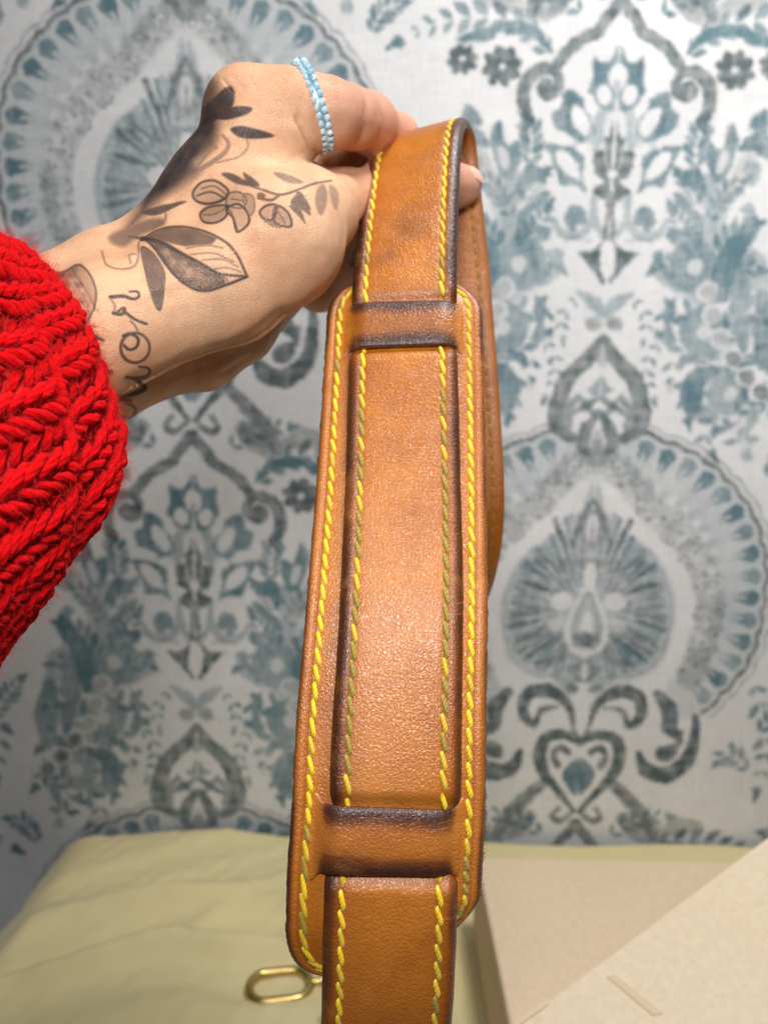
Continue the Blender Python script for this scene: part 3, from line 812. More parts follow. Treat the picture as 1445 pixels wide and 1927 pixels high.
def build_strap():
    foot = frame_at(0)[0]
    root = thing('leather_strap', 'long tan leather strap with yellow stitching looped over the hand', 'strap', tuple(foot))
    # half profile (w, h): outer face, rolled edge, side, inner face
    top = [(0, .00010), (.004, .00010), (.008, .00004), (.0104, -.00002), (.0114, -.00012), (.0119, -.00034), (.0123, -.00040), (.0127, -.00030), (.0133, -.00006),
           (.0141, -.00004), (.0149, -.00024), (.0156, -.00062), (.0162, -.00112), (.01665, -.00175), (.0169, -.0024), (.01695, -.0030)]
    bot = [(.0168, -.0036), (.0163, -.0042), (.0154, -.00455), (.0140, -.0046), (.0128, -.0045), (.0123, -.0043), (.0118, -.0045), (.0105, -.0046), (.006, -.0046), (0, -.0046)]
    half = top + bot
    prof = np.array(half + [(-w, h) for w, h in half[-2:0:-1]])
    m = len(prof); n = len(S_)
    wv = np.zeros((n, m, 3)); dp = dip(S_)
    # slightly irregular width
    wob = .00006 * np.sin(S_ * 130) + .00003 * np.sin(S_ * 431 + 1)
    for j, (w, h) in enumerate(prof):
        ww = w * (1 + wob / HW)
        wv[:, j] = SC + SB * ww[:, None] + SN * (h - dp)[:, None]
    faces = grid_faces(n, m, False, True).tolist()
    faces.append(list(range(m))); faces.append([(n - 1) * m + j for j in range(m)][::-1])
    me = pymesh('strap_body', wv.reshape(-1, 3) - foot, faces)
    V = wv.reshape(-1, 3); s = np.repeat(S_, m); w = np.tile(prof[:, 0], n); h = np.tile(prof[:, 1], n)
    # burnish follows wear: rolled edges, strongest on the window stretch and the upper left
    aw = np.abs(w); edge = np.where(w < 0, ss(.0112, .0171, aw) ** 1.15, ss(.0116, .0174, aw) ** 1.4)
    nz = vnoise(V, 700, 31) * .25 + vnoise(V, 160, 32) * .6
    amt = .66 + .22 * nz
    amt = amt + .22 * ss(s_at(1560), s_at(1480), s) * (1 - ss(S_BR_HI0 - .01, S_BR_HI0, s)) * np.where(w < 0, 1, .8)
    amt = amt + .8 * ss(s_at(555), s_at(480), s) * (1 - ss(S_[i_top], S_[i_top] + .01, s)) * np.where(w > 0, 1, .75)
    back = ss(S_[i_top] - .002, S_[i_top] + .006, s)
    amt = amt * (1 - .55 * back)
    b = np.clip(edge * amt * 1.25 + (.13 + .10 * nz) * ss(.004, .0122, aw), 0, 1)
    b = np.where(h < -.0034, np.maximum(b * .7, .10 + .06 * nz), b)
    # handling stains on the stretch below the fold
    c0, _, b0, _ = frame_at(s_at(425))
    tv = (V - c0); along = s - s_at(425)
    blot = np.exp(-(along / .010) ** 2 - ((w - .001) / .008) ** 2) * np.clip(.55 + 1.1 * vnoise(V, 420, 33), 0, 1)
    blot += .8 * np.exp(-((s - s_at(470)) / .006) ** 2 - ((w + .006) / .006) ** 2) * np.clip(.5 + vnoise(V, 500, 34), 0, 1)
    blot += .5 * np.exp(-((s - s_at(1330)) / .007) ** 2 - ((w - .0085) / .0035) ** 2) * np.clip(.7 + vnoise(V, 600, 35), 0, 1)
    b = np.clip(b + .42 * blot * (h > -.001), 0, 1)
    attr(me, 'burn', b)
    pale = .5 * ss(s_at(800), s_at(1120), s) * (1 - .6 * ss(s_at(1400), s_at(1800), s)) * (1 - ss(.011, .0125, aw)) + .0 * s  # paler leather mid-window, with the soft highlight painted into its colour
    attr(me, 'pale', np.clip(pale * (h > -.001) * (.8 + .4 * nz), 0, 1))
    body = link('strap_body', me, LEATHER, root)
    # stitches, outer face
    pitch = .00475; zig = 0
    for side in (-1, 1):
        s = .004 + (0 if side < 0 else .0015)
        while s < S_[-1] - .003:
            py = float(np.interp(s, S_, SPY)); front = s < S_[i_top] + .012
            hid = (S_BR_LO0 + .0008 < s < S_BR_LO1 - .0008) or (S_BR_HI0 + .0008 < s < S_BR_HI1 - .0008)
            if front and not hid:
                c, T, Bn, N = frame_at(s)
                p = c + Bn * side * .0122 + N * (-.00018 - float(dip(np.array([s]))[0]))
                k = 0
                if 700 < py < 1480 and s < S_BR_HI0: k = 2 if random.random() < (.7 if 800 < py < 1420 else .3) else 1
                elif s > S_BR_HI1 and 380 < py < 520: k = 2 if random.random() < .4 else 1
                elif s < S_BR_LO0 and py > 1740: k = random.choice((1, 1, 2, 0))
                elif s > S_BR_HI1: k = random.choice((0, 0, 1))
                place_stitch(root, p, T, N, math.radians(10 + random.uniform(-3, 3)), k, pitch * 1.24)
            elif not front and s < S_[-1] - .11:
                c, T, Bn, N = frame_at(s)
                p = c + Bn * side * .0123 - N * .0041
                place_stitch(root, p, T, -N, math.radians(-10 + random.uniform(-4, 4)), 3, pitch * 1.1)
            s += pitch
    return root
build_strap()

# ---- pad
PAD_H = -.0030                      # pad face lies this far behind the strap's outer face
PHW, PTH = .0251, .0038
S_PAD0, S_PAD1 = s_at(1850), s_at(508)
def pad_shape():
    R0, R1 = .0165, .0135
    v = np.concatenate([np.linspace(0, R0, 26) ** 1.0, np.linspace(R0, (S_PAD1 - S_PAD0) - R1, 110)[1:-1], (S_PAD1 - S_PAD0) - np.linspace(R1, 0, 22)])
    L = S_PAD1 - S_PAD0
    d0, d1 = v, L - v
    hw = np.full_like(v, PHW)
    m = d0 < R0; hw[m] = PHW - R0 + np.sqrt(np.clip(R0 ** 2 - (R0 - d0[m]) ** 2, 0, None))
    m = d1 < R1; hw[m] = PHW - R1 + np.sqrt(np.clip(R1 ** 2 - (R1 - d1[m]) ** 2, 0, None))
    return S_PAD0 + v, hw, d0, d1
PS, PW, PD0, PD1 = pad_shape()
def pad_pos(s, w, h):
    """point on the pad from arc length, offset across, height over the pad face; the lower end is cut on a slant"""
    s = np.asarray(s, float); w = np.asarray(w, float)
    d0 = s - S_PAD0; d1 = S_PAD1 - s
    w = w - .0016 * ss(s_at(600), s_at(1350), s)
    sh = .38 * ss(.034, .0, d0) - .06 * ss(.02, .0, d1)
    s2 = s + sh * w
    c = np.stack([np.interp(s2, S_, SC[:, i]) for i in range(3)], -1)
    B_ = np.stack([np.interp(s2, S_, SB[:, i]) for i in range(3)], -1); N_ = np.stack([np.interp(s2, S_, SN[:, i]) for i in range(3)], -1)
    # past the upper bridge the strap lifts away from the pad: keep the pad on its own straight run
    lim = s_at(600)
    ex = np.maximum(s2 - lim, 0)
    c0, T0, B0, N0 = frame_at(lim)
    m = (s2 > lim)[..., None]
    c = np.where(m, c0 + T0 * ex[..., None] - N0 * (ex[..., None] ** 2 * 9.0), c); B_ = np.where(m, B0, B_); N_ = np.where(m, N0, N_)
    # the pad curls back a little at the right rim and at the lower end
    h = np.asarray(h, float) - .0016 * ss(.015, .025, w) - .0004 * ss(.015, .025, -w) - .004 * ss(.022, 0, d0) ** 2
    return c + B_ * w[..., None] + N_ * (h + PAD_H)[..., None]

def build_pad():
    foot = pad_pos(np.array([S_PAD0]), np.array([0.]), np.array([0.]))[0]
    root = thing('shoulder_pad', 'slide-on tan leather shoulder pad with rounded ends threaded on the strap', 'shoulder pad', tuple(foot))
    e_off = [0, .0002, .0006, .0011, .0018, .0025, .0029, .0031, .0033, .0037, .0041, .0045, .0050, .0060, .0080]
    e_h = [-.0016, -.0008, -.00025, .00002, .00010, .00002, -.00020, -.00034, -.00022, -.00002, -.00006, -.00024, -.00008, 0, 0]
    us, hs, side = [], [], []
    cols = []
    for e, h in zip(e_off, e_h): cols.append((-1, e, h))
    cols += [(0, x, 0.0) for x in (-.6, -.3, 0, .3, .6)]
    for e, h in zip(e_off[::-1], e_h[::-1]): cols.append((1, e, h))
    n, m = len(PS), len(cols)
    V = np.zeros((n, m, 3)); WW = np.zeros((n, m)); EE = np.zeros((n, m))
    rag = .00010 * np.sin(PS * 5100) + .00008 * np.sin(PS * 9300 + 2)
    for j, (sd, e, h) in enumerate(cols):
        if sd: w = sd * (PW + rag * (e < .0005) - e)
        else: w = e * (PW - .008)
        WW[:, j] = w; EE[:, j] = PW - np.abs(w)
        # end rims round over as well
        de = np.minimum(PD0, PD1)
        V[:, j] = pad_pos(PS, w, h - .0014 * ss(.0012, 0, de))
    # top skin plus a turned-under lip
    lip = np.zeros((n, 2, 3))
    lip[:, 0] = pad_pos(PS, -PW, np.full(n, -.0028)); lip[:, 1] = pad_pos(PS, PW, np.full(n, -.0028))
    A = np.concatenate([lip[:, :1], V, lip[:, 1:]], 1)
    me = pymesh('top_leather', A.reshape(-1, 3) - foot, grid_faces(n, m + 2)[:, ::-1])
    w = np.concatenate([-PW[:, None], WW, PW[:, None]], 1).ravel(); e = np.concatenate([np.zeros((n, 1)), EE, np.zeros((n, 1))], 1).ravel()
    s = np.repeat(PS, m + 2); P = A.reshape(-1, 3)
    nz = vnoise(P, 600, 41) * .25 + vnoise(P, 150, 42) * .5
    ends = np.maximum(ss(s_at(1480), s_at(1620), s), ss(s_at(700), s_at(600), s))
    b = ss(.0026, .0002, e) * (.45 + .45 * ends + .3 * nz) + .25 * ss(.0040, .0028, e) * ss(.0024, .0030, e)
    # darker band on the pad along the strap edge
    b += np.exp(-((np.abs(w) - .0173) / .0012) ** 2) * (.30 + .3 * nz) * ((s > S_BR_LO1) & (s < S_BR_HI0))
    b += .20 * np.exp(-((s - (S_BR_HI0 + S_BR_HI1) / 2) / .012) ** 2) * (e > .004)
    attr(me, 'burn', np.clip(b, 0, 1)); attr(me, 'pale', np.clip(.10 + .2 * ss(.016, .022, w) * ss(s_at(700), s_at(900), s), 0, 1))
    link('top_leather', me, LEATHER, root)
    # backing leather: a slightly larger sheet with a raw dark edge
    k = 9
    Bk = np.zeros((n, 2 * k, 3)); t = np.linspace(-1, 1, k)
    rag2 = .00022 + .00016 * np.sin(PS * 7300) * np.sin(PS * 2900 + 1) + .0001 * rng.normal(size=n)
    for j in range(k):
        Bk[:, j] = pad_pos(PS, t[j] * (PW + rag2), np.full(n, -.0024)); Bk[:, 2 * k - 1 - j] = pad_pos(PS, t[j] * (PW + rag2 * .6), np.full(n, -PTH))
    f = grid_faces(n, 2 * k, False, True).tolist() + [list(range(2 * k)), [(n - 1) * 2 * k + j for j in range(2 * k)][::-1]]
    me = pymesh('backing', Bk.reshape(-1, 3) - foot, f); link('backing', me, RAW, root)
    # bridges the strap slides under
    for (a, b_, hi) in ((S_BR_LO0, S_BR_LO1, False), (S_BR_HI0, S_BR_HI1, True)):
        nu, nv = 61, 26
        wc = .0205; th = .0013
        u = np.linspace(-1, 1, nu); w = u * wc
        fl = .0026 * ss(.0160, .0188, np.abs(w)) ** 1.3
        lo = a - fl * (1.0 if hi else .7); up = b_ + fl * (.45 if hi else 1.0)
        def hgt(w): return .0034 * (.5 + .5 * np.cos(np.pi * np.clip((np.abs(w) - .0115) / .0090, 0, 1))) - .0002
        top = np.zeros((nu, nv, 3)); und = np.zeros((nu, nv, 3)); vv = np.linspace(0, 1, nv); sv = np.zeros((nu, nv))
        for j, v in enumerate(vv):
            sj = lo + (up - lo) * v; sv[:, j] = np.minimum(sj - lo, up - sj)
            bulge = .0005 * math.sin(v * math.pi) - .00035 * (1 - ss(0, .07, min(v, 1 - v)))
            top[:, j] = pad_pos(sj, w, hgt(w) + bulge * (np.abs(u) < .9)); und[:, j] = pad_pos(sj, w, hgt(w) - th)
        allv = np.concatenate([top, und[:, ::-1]], 1)
        f = grid_faces(nu, 2 * nv, False, True)
        me = pymesh('bridge', allv.reshape(-1, 3) - foot, f)
        e = np.concatenate([sv, sv[:, ::-1] * 0], 1); Q = allv.reshape(-1, 3)
        nz = (vnoise(Q, 700, 51) * .2 + vnoise(Q, 170, 52) * .6)
        wq = np.repeat(w, 2 * nv)
        bb = (ss(.0068 if not hi else .0058, -.0004, e.ravel() + .0010 * nz) * (1.1 if hi else 1.05) + (.34 if hi else .12)) * (1 - ss(.0150, .0185, np.abs(wq))) + .05
        bb = np.where(np.tile(np.r_[np.ones(nv), np.zeros(nv)], nu) > 0, bb, .35)
        attr(me, 'burn', np.clip(bb, 0, 1)); attr(me, 'pale', np.full(len(Q), .1 if hi else .3))
        link('bridge', me, LEATHER, root)
    # stitching round the rim
    pitch = .0046
    for side in (-1, 1):
        s = S_PAD0 + .0012
        while s < S_PAD1 - .0015:
            pw = np.interp(s, PS, PW); pw2 = np.interp(s + pitch * .5, PS, PW); pw1 = np.interp(s - pitch * .5, PS, PW)
            a = pad_pos(np.array([s - pitch / 2]), np.array([side * (pw1 - .0045)]), np.array([0.]))[0]; b = pad_pos(np.array([s + pitch / 2]), np.array([side * (pw2 - .0045)]), np.array([0.]))[0]
            p = pad_pos(np.array([s]), np.array([side * (pw - .0045)]), np.array([-.0001]))[0]
            q = pad_pos(np.array([s]), np.array([side * (pw - .0045) + .001]), np.array([.0001]))[0]
            N = np.cross(q - p, b - a); L = float(np.linalg.norm(b - a))
            py = proj(p)[1]
            kd = 0 if 720 < py < 1560 else random.choice((0, 1, 1, 2) if py > 1560 else (0, 1, 1))
            if random.random() < .1: kd = min(2, kd + 1)
            place_stitch(root, p, b - a, N, math.radians(10 + random.uniform(-4, 4)), kd, min(L * 1.22, .0082))
            s += pitch * min(1.0, pitch / L) if L > pitch * 1.1 else pitch
    # frayed fibres on the cut edge
    fv, ff = [], []
    for _ in range(260):
        sd = random.choice((-1, 1, 1)); s = random.uniform(S_PAD0 + .004, S_PAD1 - .003)
        if sd > 0 and random.random() < .5: s = s_at(random.uniform(1500, 1640))
        p = pad_pos(np.array([s]), np.array([sd * np.interp(s, PS, PW)]), np.array([random.uniform(-.0035, -.0012)]))[0]
        c, T, Bn, N = frame_at(s)
        L = random.uniform(.0003, .0009) * (2.2 if random.random() < .12 else 1)
        d = Bn * sd + T * random.uniform(-.9, .9) + N * random.uniform(-.4, .5); d /= np.linalg.norm(d)
        r = .00006; o = len(fv)
        e1 = np.cross(d, N); e1 /= np.linalg.norm(e1); e2 = np.cross(d, e1)
        for q in range(3):
            x = p + d * L * q / 2 + T * (random.uniform(-.3, .3) * L * (q > 0))
            for a in range(3): fv.append(x + r * (1 - .3 * q) * (e1 * math.cos(a * 2.094) + e2 * math.sin(a * 2.094)))
        for q in range(2):
            for a in range(3): ff.append((o + q * 3 + a, o + q * 3 + (a + 1) % 3, o + q * 3 + 3 + (a + 1) % 3, o + q * 3 + 3 + a))
    me = pymesh('frayed_fibres', np.array(fv) - foot, ff); o = link('frayed_fibres', me, RAW, root); o['kind'] = 'stuff'
build_pad()
# ------------------------------------------------------------------ tattooed hand
def J(px, py, Z, rpx): return (W(px, py, Z), rpx * Z / F_PX)
# chains of round cones: (smooth-blend radius, [joints])
HAND = [
    (.010, [J(10, 735, .196, 122), J(215, 612, .206, 110), J(430, 535, .215, 106), J(528, 452, .2175, 116), J(598, 405, .230, 70)]),      # radius, thenar, thumb base
    (.012, [J(10, 640, .212, 112), J(225, 535, .226, 98), J(330, 515, .233, 118), J(428, 392, .236, 116), J(478, 272, .233, 96), J(458, 202, .230, 62)]),  # back of the hand to the index knuckle
    (.006, [J(60, 760, .222, 118), J(280, 650, .238, 96), J(376, 652, .246, 78), J(450, 618, .252, 62), J(520, 540, .262, 60)]),                                                      # heel of the palm
    (.012, [J(400, 480, .250, 112), J(540, 400, .262, 100)]),
    (.006, [J(478, 268, .238, 78), J(480, 300, .262, 76), J(600, 312, .282, 60), J(672, 318, .300, 52), J(720, 370, .318, 44), J(770, 430, .322, 40)]),         # middle finger
    (.006, [J(480, 380, .272, 76), J(628, 448, .300, 46), J(705, 492, .322, 40)]),                                                       # ring finger
    (.006, [J(470, 470, .272, 74), J(600, 543, .290, 38), J(690, 540, .306, 34)]),                                                       # little finger
    (.006, [J(458, 202, .230, 63), J(505, 208, .2305, 65), J(548, 210, .231, 66), J(615, 214, .237, 58), J(660, 221, .249, 50), J(692, 230, .261, 48), J(742, 262, .290, 42), J(776, 302, .3125, 39), J(800, 352, .3165, 36)]),   # index finger
    (.006, [J(596, 402, .231, 68), J(648, 376, .262, 50), J(722, 358, .272, 44), J(790, 353, .278, 40), J(845, 350, .2825, 38), J(872, 349, .2845, 34)]),    # thumb
]
def sd_cone(P, a, ra, b, rb):
    d = b - a; L2 = d @ d
    t = np.clip(((P - a.astype(P.dtype)) @ d.astype(P.dtype)) / P.dtype.type(L2), 0, 1)
    t = t * t * (3 - 2 * t) * .4 + t * .6
    q = P - a.astype(P.dtype) - t[:, None] * d.astype(P.dtype)
    return np.sqrt(np.einsum('ij,ij->i', q, q)) - (P.dtype.type(ra) + P.dtype.type(rb - ra) * t)
def smin(a, b, k):
    h = np.clip((b - a) * a.dtype.type(.5 / k) + a.dtype.type(.5), 0, 1)
    return b + (a - b) * h - h * (1 - h) * h.dtype.type(k)
def hand_sdf(P):
    tot = None
    for k, ch in HAND:
        d = None
        for (a, ra), (b, rb) in zip(ch[:-1], ch[1:]):
            e = sd_cone(P, a, ra, b, rb)
            d = e if d is None else smin(d, e, .005)
        tot = d if tot is None else smin(tot, d, k)
    return tot

def surface_nets(f, lo, hi, h):
    n = np.ceil((hi - lo) / h).astype(int); q = 4
    n = (n // q + 1) * q
    cn = n // q + 1
    ax = [lo[i] + np.arange(cn[i]) * h * q for i in range(3)]
    G = np.stack(np.meshgrid(*ax, indexing='ij'), -1).reshape(-1, 3)
    cd = f(G).reshape(cn)
    D = np.zeros(n + 1, np.float32)
    # nearest coarse value as the far field, exact values in the band
    for i in range(3): cd_i = None
    idx = [np.minimum((np.arange(n[i] + 1) + q // 2) // q, cn[i] - 1) for i in range(3)]
    D[:] = cd[np.ix_(*idx)]
    band = np.abs(D) < h * q * 1.3
    I = np.argwhere(band)
    D[band] = f((lo + I * h).astype(np.float32))
    S = D < 0
    X, Y, Z = [m - 1 for m in D.shape]
    c = [S[i:X + i, j:Y + j, k:Z + k] for i in (0, 1) for j in (0, 1) for k in (0, 1)]
    cnt = sum(x.astype(np.int8) for x in c)
    act = (cnt > 0) & (cnt < 8)
    vid = np.full(act.shape, -1, np.int64); A = np.argwhere(act); vid[act] = np.arange(len(A))
    pos = np.zeros((len(A), 3)); num = np.zeros(len(A))
    offs = [(i, j, k) for i in (0, 1) for j in (0, 1) for k in (0, 1)]
    val = {o: D[A[:, 0] + o[0], A[:, 1] + o[1], A[:, 2] + o[2]] for o in offs}
    for o in offs:
        for axis in range(3):
            if o[axis] == 0:
                p = list(o); p[axis] = 1; p = tuple(p)
                a, b = val[o], val[p]; m = (a < 0) != (b < 0)
                t = np.where(m, a / np.where(m, a - b, 1), 0)
                e = np.tile(np.array(o, float), (len(A), 1)); e[:, axis] += t
                pos[m] += e[m]; num[m] += 1
    V = lo + (A + pos / num[:, None]) * h
    quads = []
    for axis in range(3):
        u, w = [(1, 2), (2, 0), (0, 1)][axis]
        sl = [slice(1, -1)] * 3; sl[axis] = slice(0, D.shape[axis] - 1)
        s0 = S[tuple(sl)]; sl2 = list(sl); sl2[axis] = slice(1, D.shape[axis])
        s1 = S[tuple(sl2)]
        E = np.argwhere(s0 != s1); flip = s0[s0 != s1]
        E = E + np.array([0 if i == axis else 1 for i in range(3)])
        def at(du, dw):
            q_ = E.copy(); q_[:, u] -= du; q_[:, w] -= dw
            return vid[q_[:, 0], q_[:, 1], q_[:, 2]]
        Q = np.stack([at(1, 1), at(0, 1), at(0, 0), at(1, 0)], 1)
        Q[~flip] = Q[~flip][:, ::-1]
        quads.append(Q)
    Q = np.vstack(quads); Q = Q[(Q >= 0).all(1)]
    return V, Q

def n2d(X, Y, sc): return vnoise(np.stack([X.ravel(), Y.ravel(), X.ravel() * .37], 1), sc, 77).reshape(X.shape)

def build_tattoo():
    c = Canvas(40, 100, 720, 830, .8)
    k1 = lambda P: np.array([(200 + x / 1.901, 100 + y / 1.901) for x, y in P])
    k6 = lambda P: np.array([(80 + x / 2.58, 380 + y / 2.58) for x, y in P])
    S = lambda P, w, a=1.0, k=k6, soft=2.2, **kw: c.stroke('ink', k(P), w, a, soft, **kw)
    def leaf(P, k, a, line=3.2, la=.9, soft=2.2, grad=None):
        Q = k(P); c.fill('ink', Q, a, soft + .6, grad=grad)
        Qs = catmull(Q, 6, closed=True); c.stroke('ink', np.vstack([Qs, Qs[:1]]), line, la, soft, smooth=0)
    # big leaf on the wrist
    up = [(485, 178), (560, 148), (640, 132), (740, 130), (860, 175), (940, 250), (995, 362)]
    lo = [(485, 178), (540, 222), (610, 315), (680, 390), (780, 432), (900, 400), (995, 362)]
    rib = [(485, 178), (600, 215), (720, 275), (830, 335), (880, 352), (995, 362)]
    c.fill('ink', k6(rib[:1] + lo[1:-2] + [(890, 400), (880, 352), (830, 335), (720, 275), (600, 215)]), .80, 2.5, smooth=0,
           grad=lambda X, Y, d: np.clip(1.0 - .026 * d + .22 * n2d(X, Y, .45), .35, 1))
    c.fill('ink', k6(up[:4] + [(850, 175), (820, 205), (700, 215), (590, 200)]), .72, 2.5, smooth=0)
    S(up, 4.0, 1.0); S(lo, 5.0, 1.0); S(rib, [11, 10, 7, 5, 4, 4], 1.0)
    for q in ([(700, 225), (800, 210), (880, 225)], [(720, 255), (830, 250), (930, 290)], [(780, 285), (880, 280), (950, 315)], [(830, 325), (900, 320), (965, 340)], [(880, 352), (900, 385), (893, 400)]):
        S(q, 2.0, .55)
    S([(420, 165), (470, 172), (520, 190)], 6, .8)
    # small leaf
    leaf([(485, 232), (540, 258), (588, 335), (590, 410), (570, 525), (530, 445), (505, 350)], k6, .70, 3.4)
    S([(490, 240), (540, 350), (565, 510)], 2.5, .5)
    # curls above them
    S([(290, 240), (310, 300), (360, 325), (430, 320), (465, 285), (470, 190)], 2.6, .55); S([(430, 300), (425, 265), (455, 260)], 2.2, .5)
    S([(540, 150), (555, 100), (600, 95), (600, 60)], 2.8, .6)
    # round leaf at the sleeve
    leaf([(-40, 330), (90, 345), (180, 308), (235, 360), (262, 450), (240, 540), (190, 600), (60, 560)], k6, .9, 3.6, .9,
         grad=lambda X, Y, d: np.clip(1.05 - .012 * (X - 90) + .28 * n2d(X, Y, .4), .25, 1))
    SL = lambda P, w, a=1.0: c.stroke('ink', k6(P), np.array(w) * 1.45 if np.ndim(w) else w * 1.45, min(1, a * 1.1), 1.8)
    # script lettering running down the wrist
    SL([(330, 462), (395, 458), (440, 472), (468, 462), (462, 438), (425, 436)], [4.5, 4.5, 3.5, 3, 3, 2.5], .85)
    SL([(345, 540), (380, 545), (400, 535), (395, 515), (365, 535)], [4, 4.5, 4, 3.5, 3], .85); SL([(395, 530), (450, 570), (505, 592)], [4, 3.2, 3.5], .85)
    SL([(330, 462), (350, 500), (350, 542)], 2.2, .5)
    el_ = [(450 + 70 * math.cos(t), 708 + 72 * math.sin(t)) for t in np.linspace(0.2, 6.6, 24)]; S(el_, [4, 5, 5.5, 5, 4, 4], .88)
    SL([(395, 650), (430, 640), (465, 665), (455, 705), (420, 715), (395, 695)], [4.5, 4, 3.5, 3.5, 3.5, 4], .85)
    SL([(470, 640), (450, 600), (430, 580)], 2.4, .5)
    SL([(470, 800), (520, 815), (522, 850), (470, 868), (412, 855)], [2.6, 3, 4, 4.5, 4], .82); SL([(412, 855), (470, 880), (500, 905), (440, 935), (370, 950), (430, 965)], [3.5, 4.5, 5, 5, 5.5, 4], .82)
    SL([(400, 970), (450, 1000), (440, 1040), (390, 1050)], 4, .5)
    SL([(220, 632), (255, 655), (300, 672)], [3.5, 6, 2.5], .85); c.ell('ink', k6([(330, 826)])[0], 6, 5, 0, .75, 2)
    # blossom sprig (coordinates of the k1 crop)
    def s1(P, w, a=.85): S(P, w, a, k1)
    leaf([(315, 505), (345, 468), (395, 462), (435, 490), (420, 520), (375, 540), (330, 535)], k1, .12, 4.2, 1.0)
    s1([(330, 515), (380, 500), (425, 520)], 4.0, .9); s1([(345, 490), (390, 480), (430, 505)], 3.2, .8); s1([(350, 580), (390, 575), (428, 555)], 3, .8); s1([(445, 520), (470, 525), (500, 530)], 3, .8)
    leaf([(340, 575), (375, 550), (425, 545), (430, 580), (395, 605), (350, 603)], k1, .26, 4.0, 1.0)
    leaf([(430, 560), (455, 590), (470, 640), (510, 610), (505, 570), (470, 540)], k1, .10, 4.2, 1.0)
    leaf([(430, 540), (440, 500), (480, 500), (505, 530), (480, 555)], k1, .15, 3.0, .8)
    s1([(430, 545), (450, 575), (470, 632)], 3.4, .8); c.ell('ink', k1([(432, 548)])[0], 5, 5, 0, .95, 2)
    leaf([(490, 510), (525, 515), (530, 560), (510, 580)], k1, .25, 2.6, .75)
    for P in ([(415, 437), (450, 432), (500, 455), (520, 478), (460, 462)], [(490, 425), (515, 440), (550, 475), (520, 478), (500, 455)]):
        c.fill('ink', k1(P), .82, 2)
    s1([(520, 478), (560, 490), (620, 505), (680, 490), (740, 468), (805, 455)], [3, 3.5, 4, 3.8, 3.4, 3], .82)
    s1([(620, 505), (590, 525), (545, 520)], 4.5, .8); c.ell('ink', k1([(555, 512)])[0], 8, 6, .3, .7, 2)
    leaf([(550, 570), (575, 545), (610, 545), (600, 590), (570, 595)], k1, .14, 4.0, 1.0)
    leaf([(610, 545), (650, 570), (662, 618), (620, 615), (598, 590)], k1, .2, 4.0, 1.0); s1([(600, 550), (625, 580), (640, 610)], 3, .7)
    leaf([(560, 590), (590, 600), (625, 622), (590, 615)], k1, .4, 2.6, .7)
    for P in ([(660, 535), (690, 500), (715, 530), (730, 580), (700, 560)], [(655, 545), (690, 550), (712, 610), (690, 585)], [(680, 500), (700, 500), (730, 555), (715, 560)]):
        c.fill('ink', k1(P), .72, 2.2)
    c.fill('ink', k1([(600, 428), (650, 435), (705, 462), (660, 462), (620, 448)]), .5, 2.6)
    c.fill('ink', k1([(755, 490), (780, 470), (790, 520), (770, 580), (750, 540)]), .42, 3); c.fill('ink', k1([(800, 470), (830, 500), (825, 560), (805, 520)]), .36, 3)
    # dark leaves by the knuckle
    c.fill('ink', k1([(320, 235), (360, 180), (440, 118), (460, 165), (440, 215), (370, 250)]), .95, 3)
    c.fill('ink', k1([(385, 232), (420, 205), (470, 195), (522, 198), (500, 225), (440, 242)]), .95, 2.4)
    c.fill('ink', k1([(448, 278), (490, 264), (550, 275), (602, 296), (550, 305), (480, 303)]), .95, 2.2)
    s1([(505, 305), (505, 340), (470, 375), (400, 400)], 2.4, .45)
    # shaded petals along the back of the hand
    c.fill('ink', k1([(390, 200), (400, 270), (385, 340), (320, 390), (340, 425), (260, 475), (190, 520), (110, 600), (60, 640), (120, 560), (150, 420), (240, 300), (300, 200), (370, 90), (400, 130)]), 1.0, 14, smooth=3,
           grad=lambda X, Y, d: np.clip(.85 + .2 * np.sin(X * .07 + Y * .05), .4, 1))
    s1([(290, 440), (360, 410), (420, 370), (440, 330), (420, 300)], [8, 9, 8, 6, 4], .42); s1([(330, 400), (380, 345), (395, 345)], 10, .35)
    c.fill('ink', k1([(120, 570), (190, 545), (290, 536), (240, 560), (170, 580)]), .85, 2.6)
    c.fill('ink', k1([(10, 660), (100, 610), (170, 590), (210, 600), (205, 625), (120, 650), (60, 690)]), .6, 6)
    return c

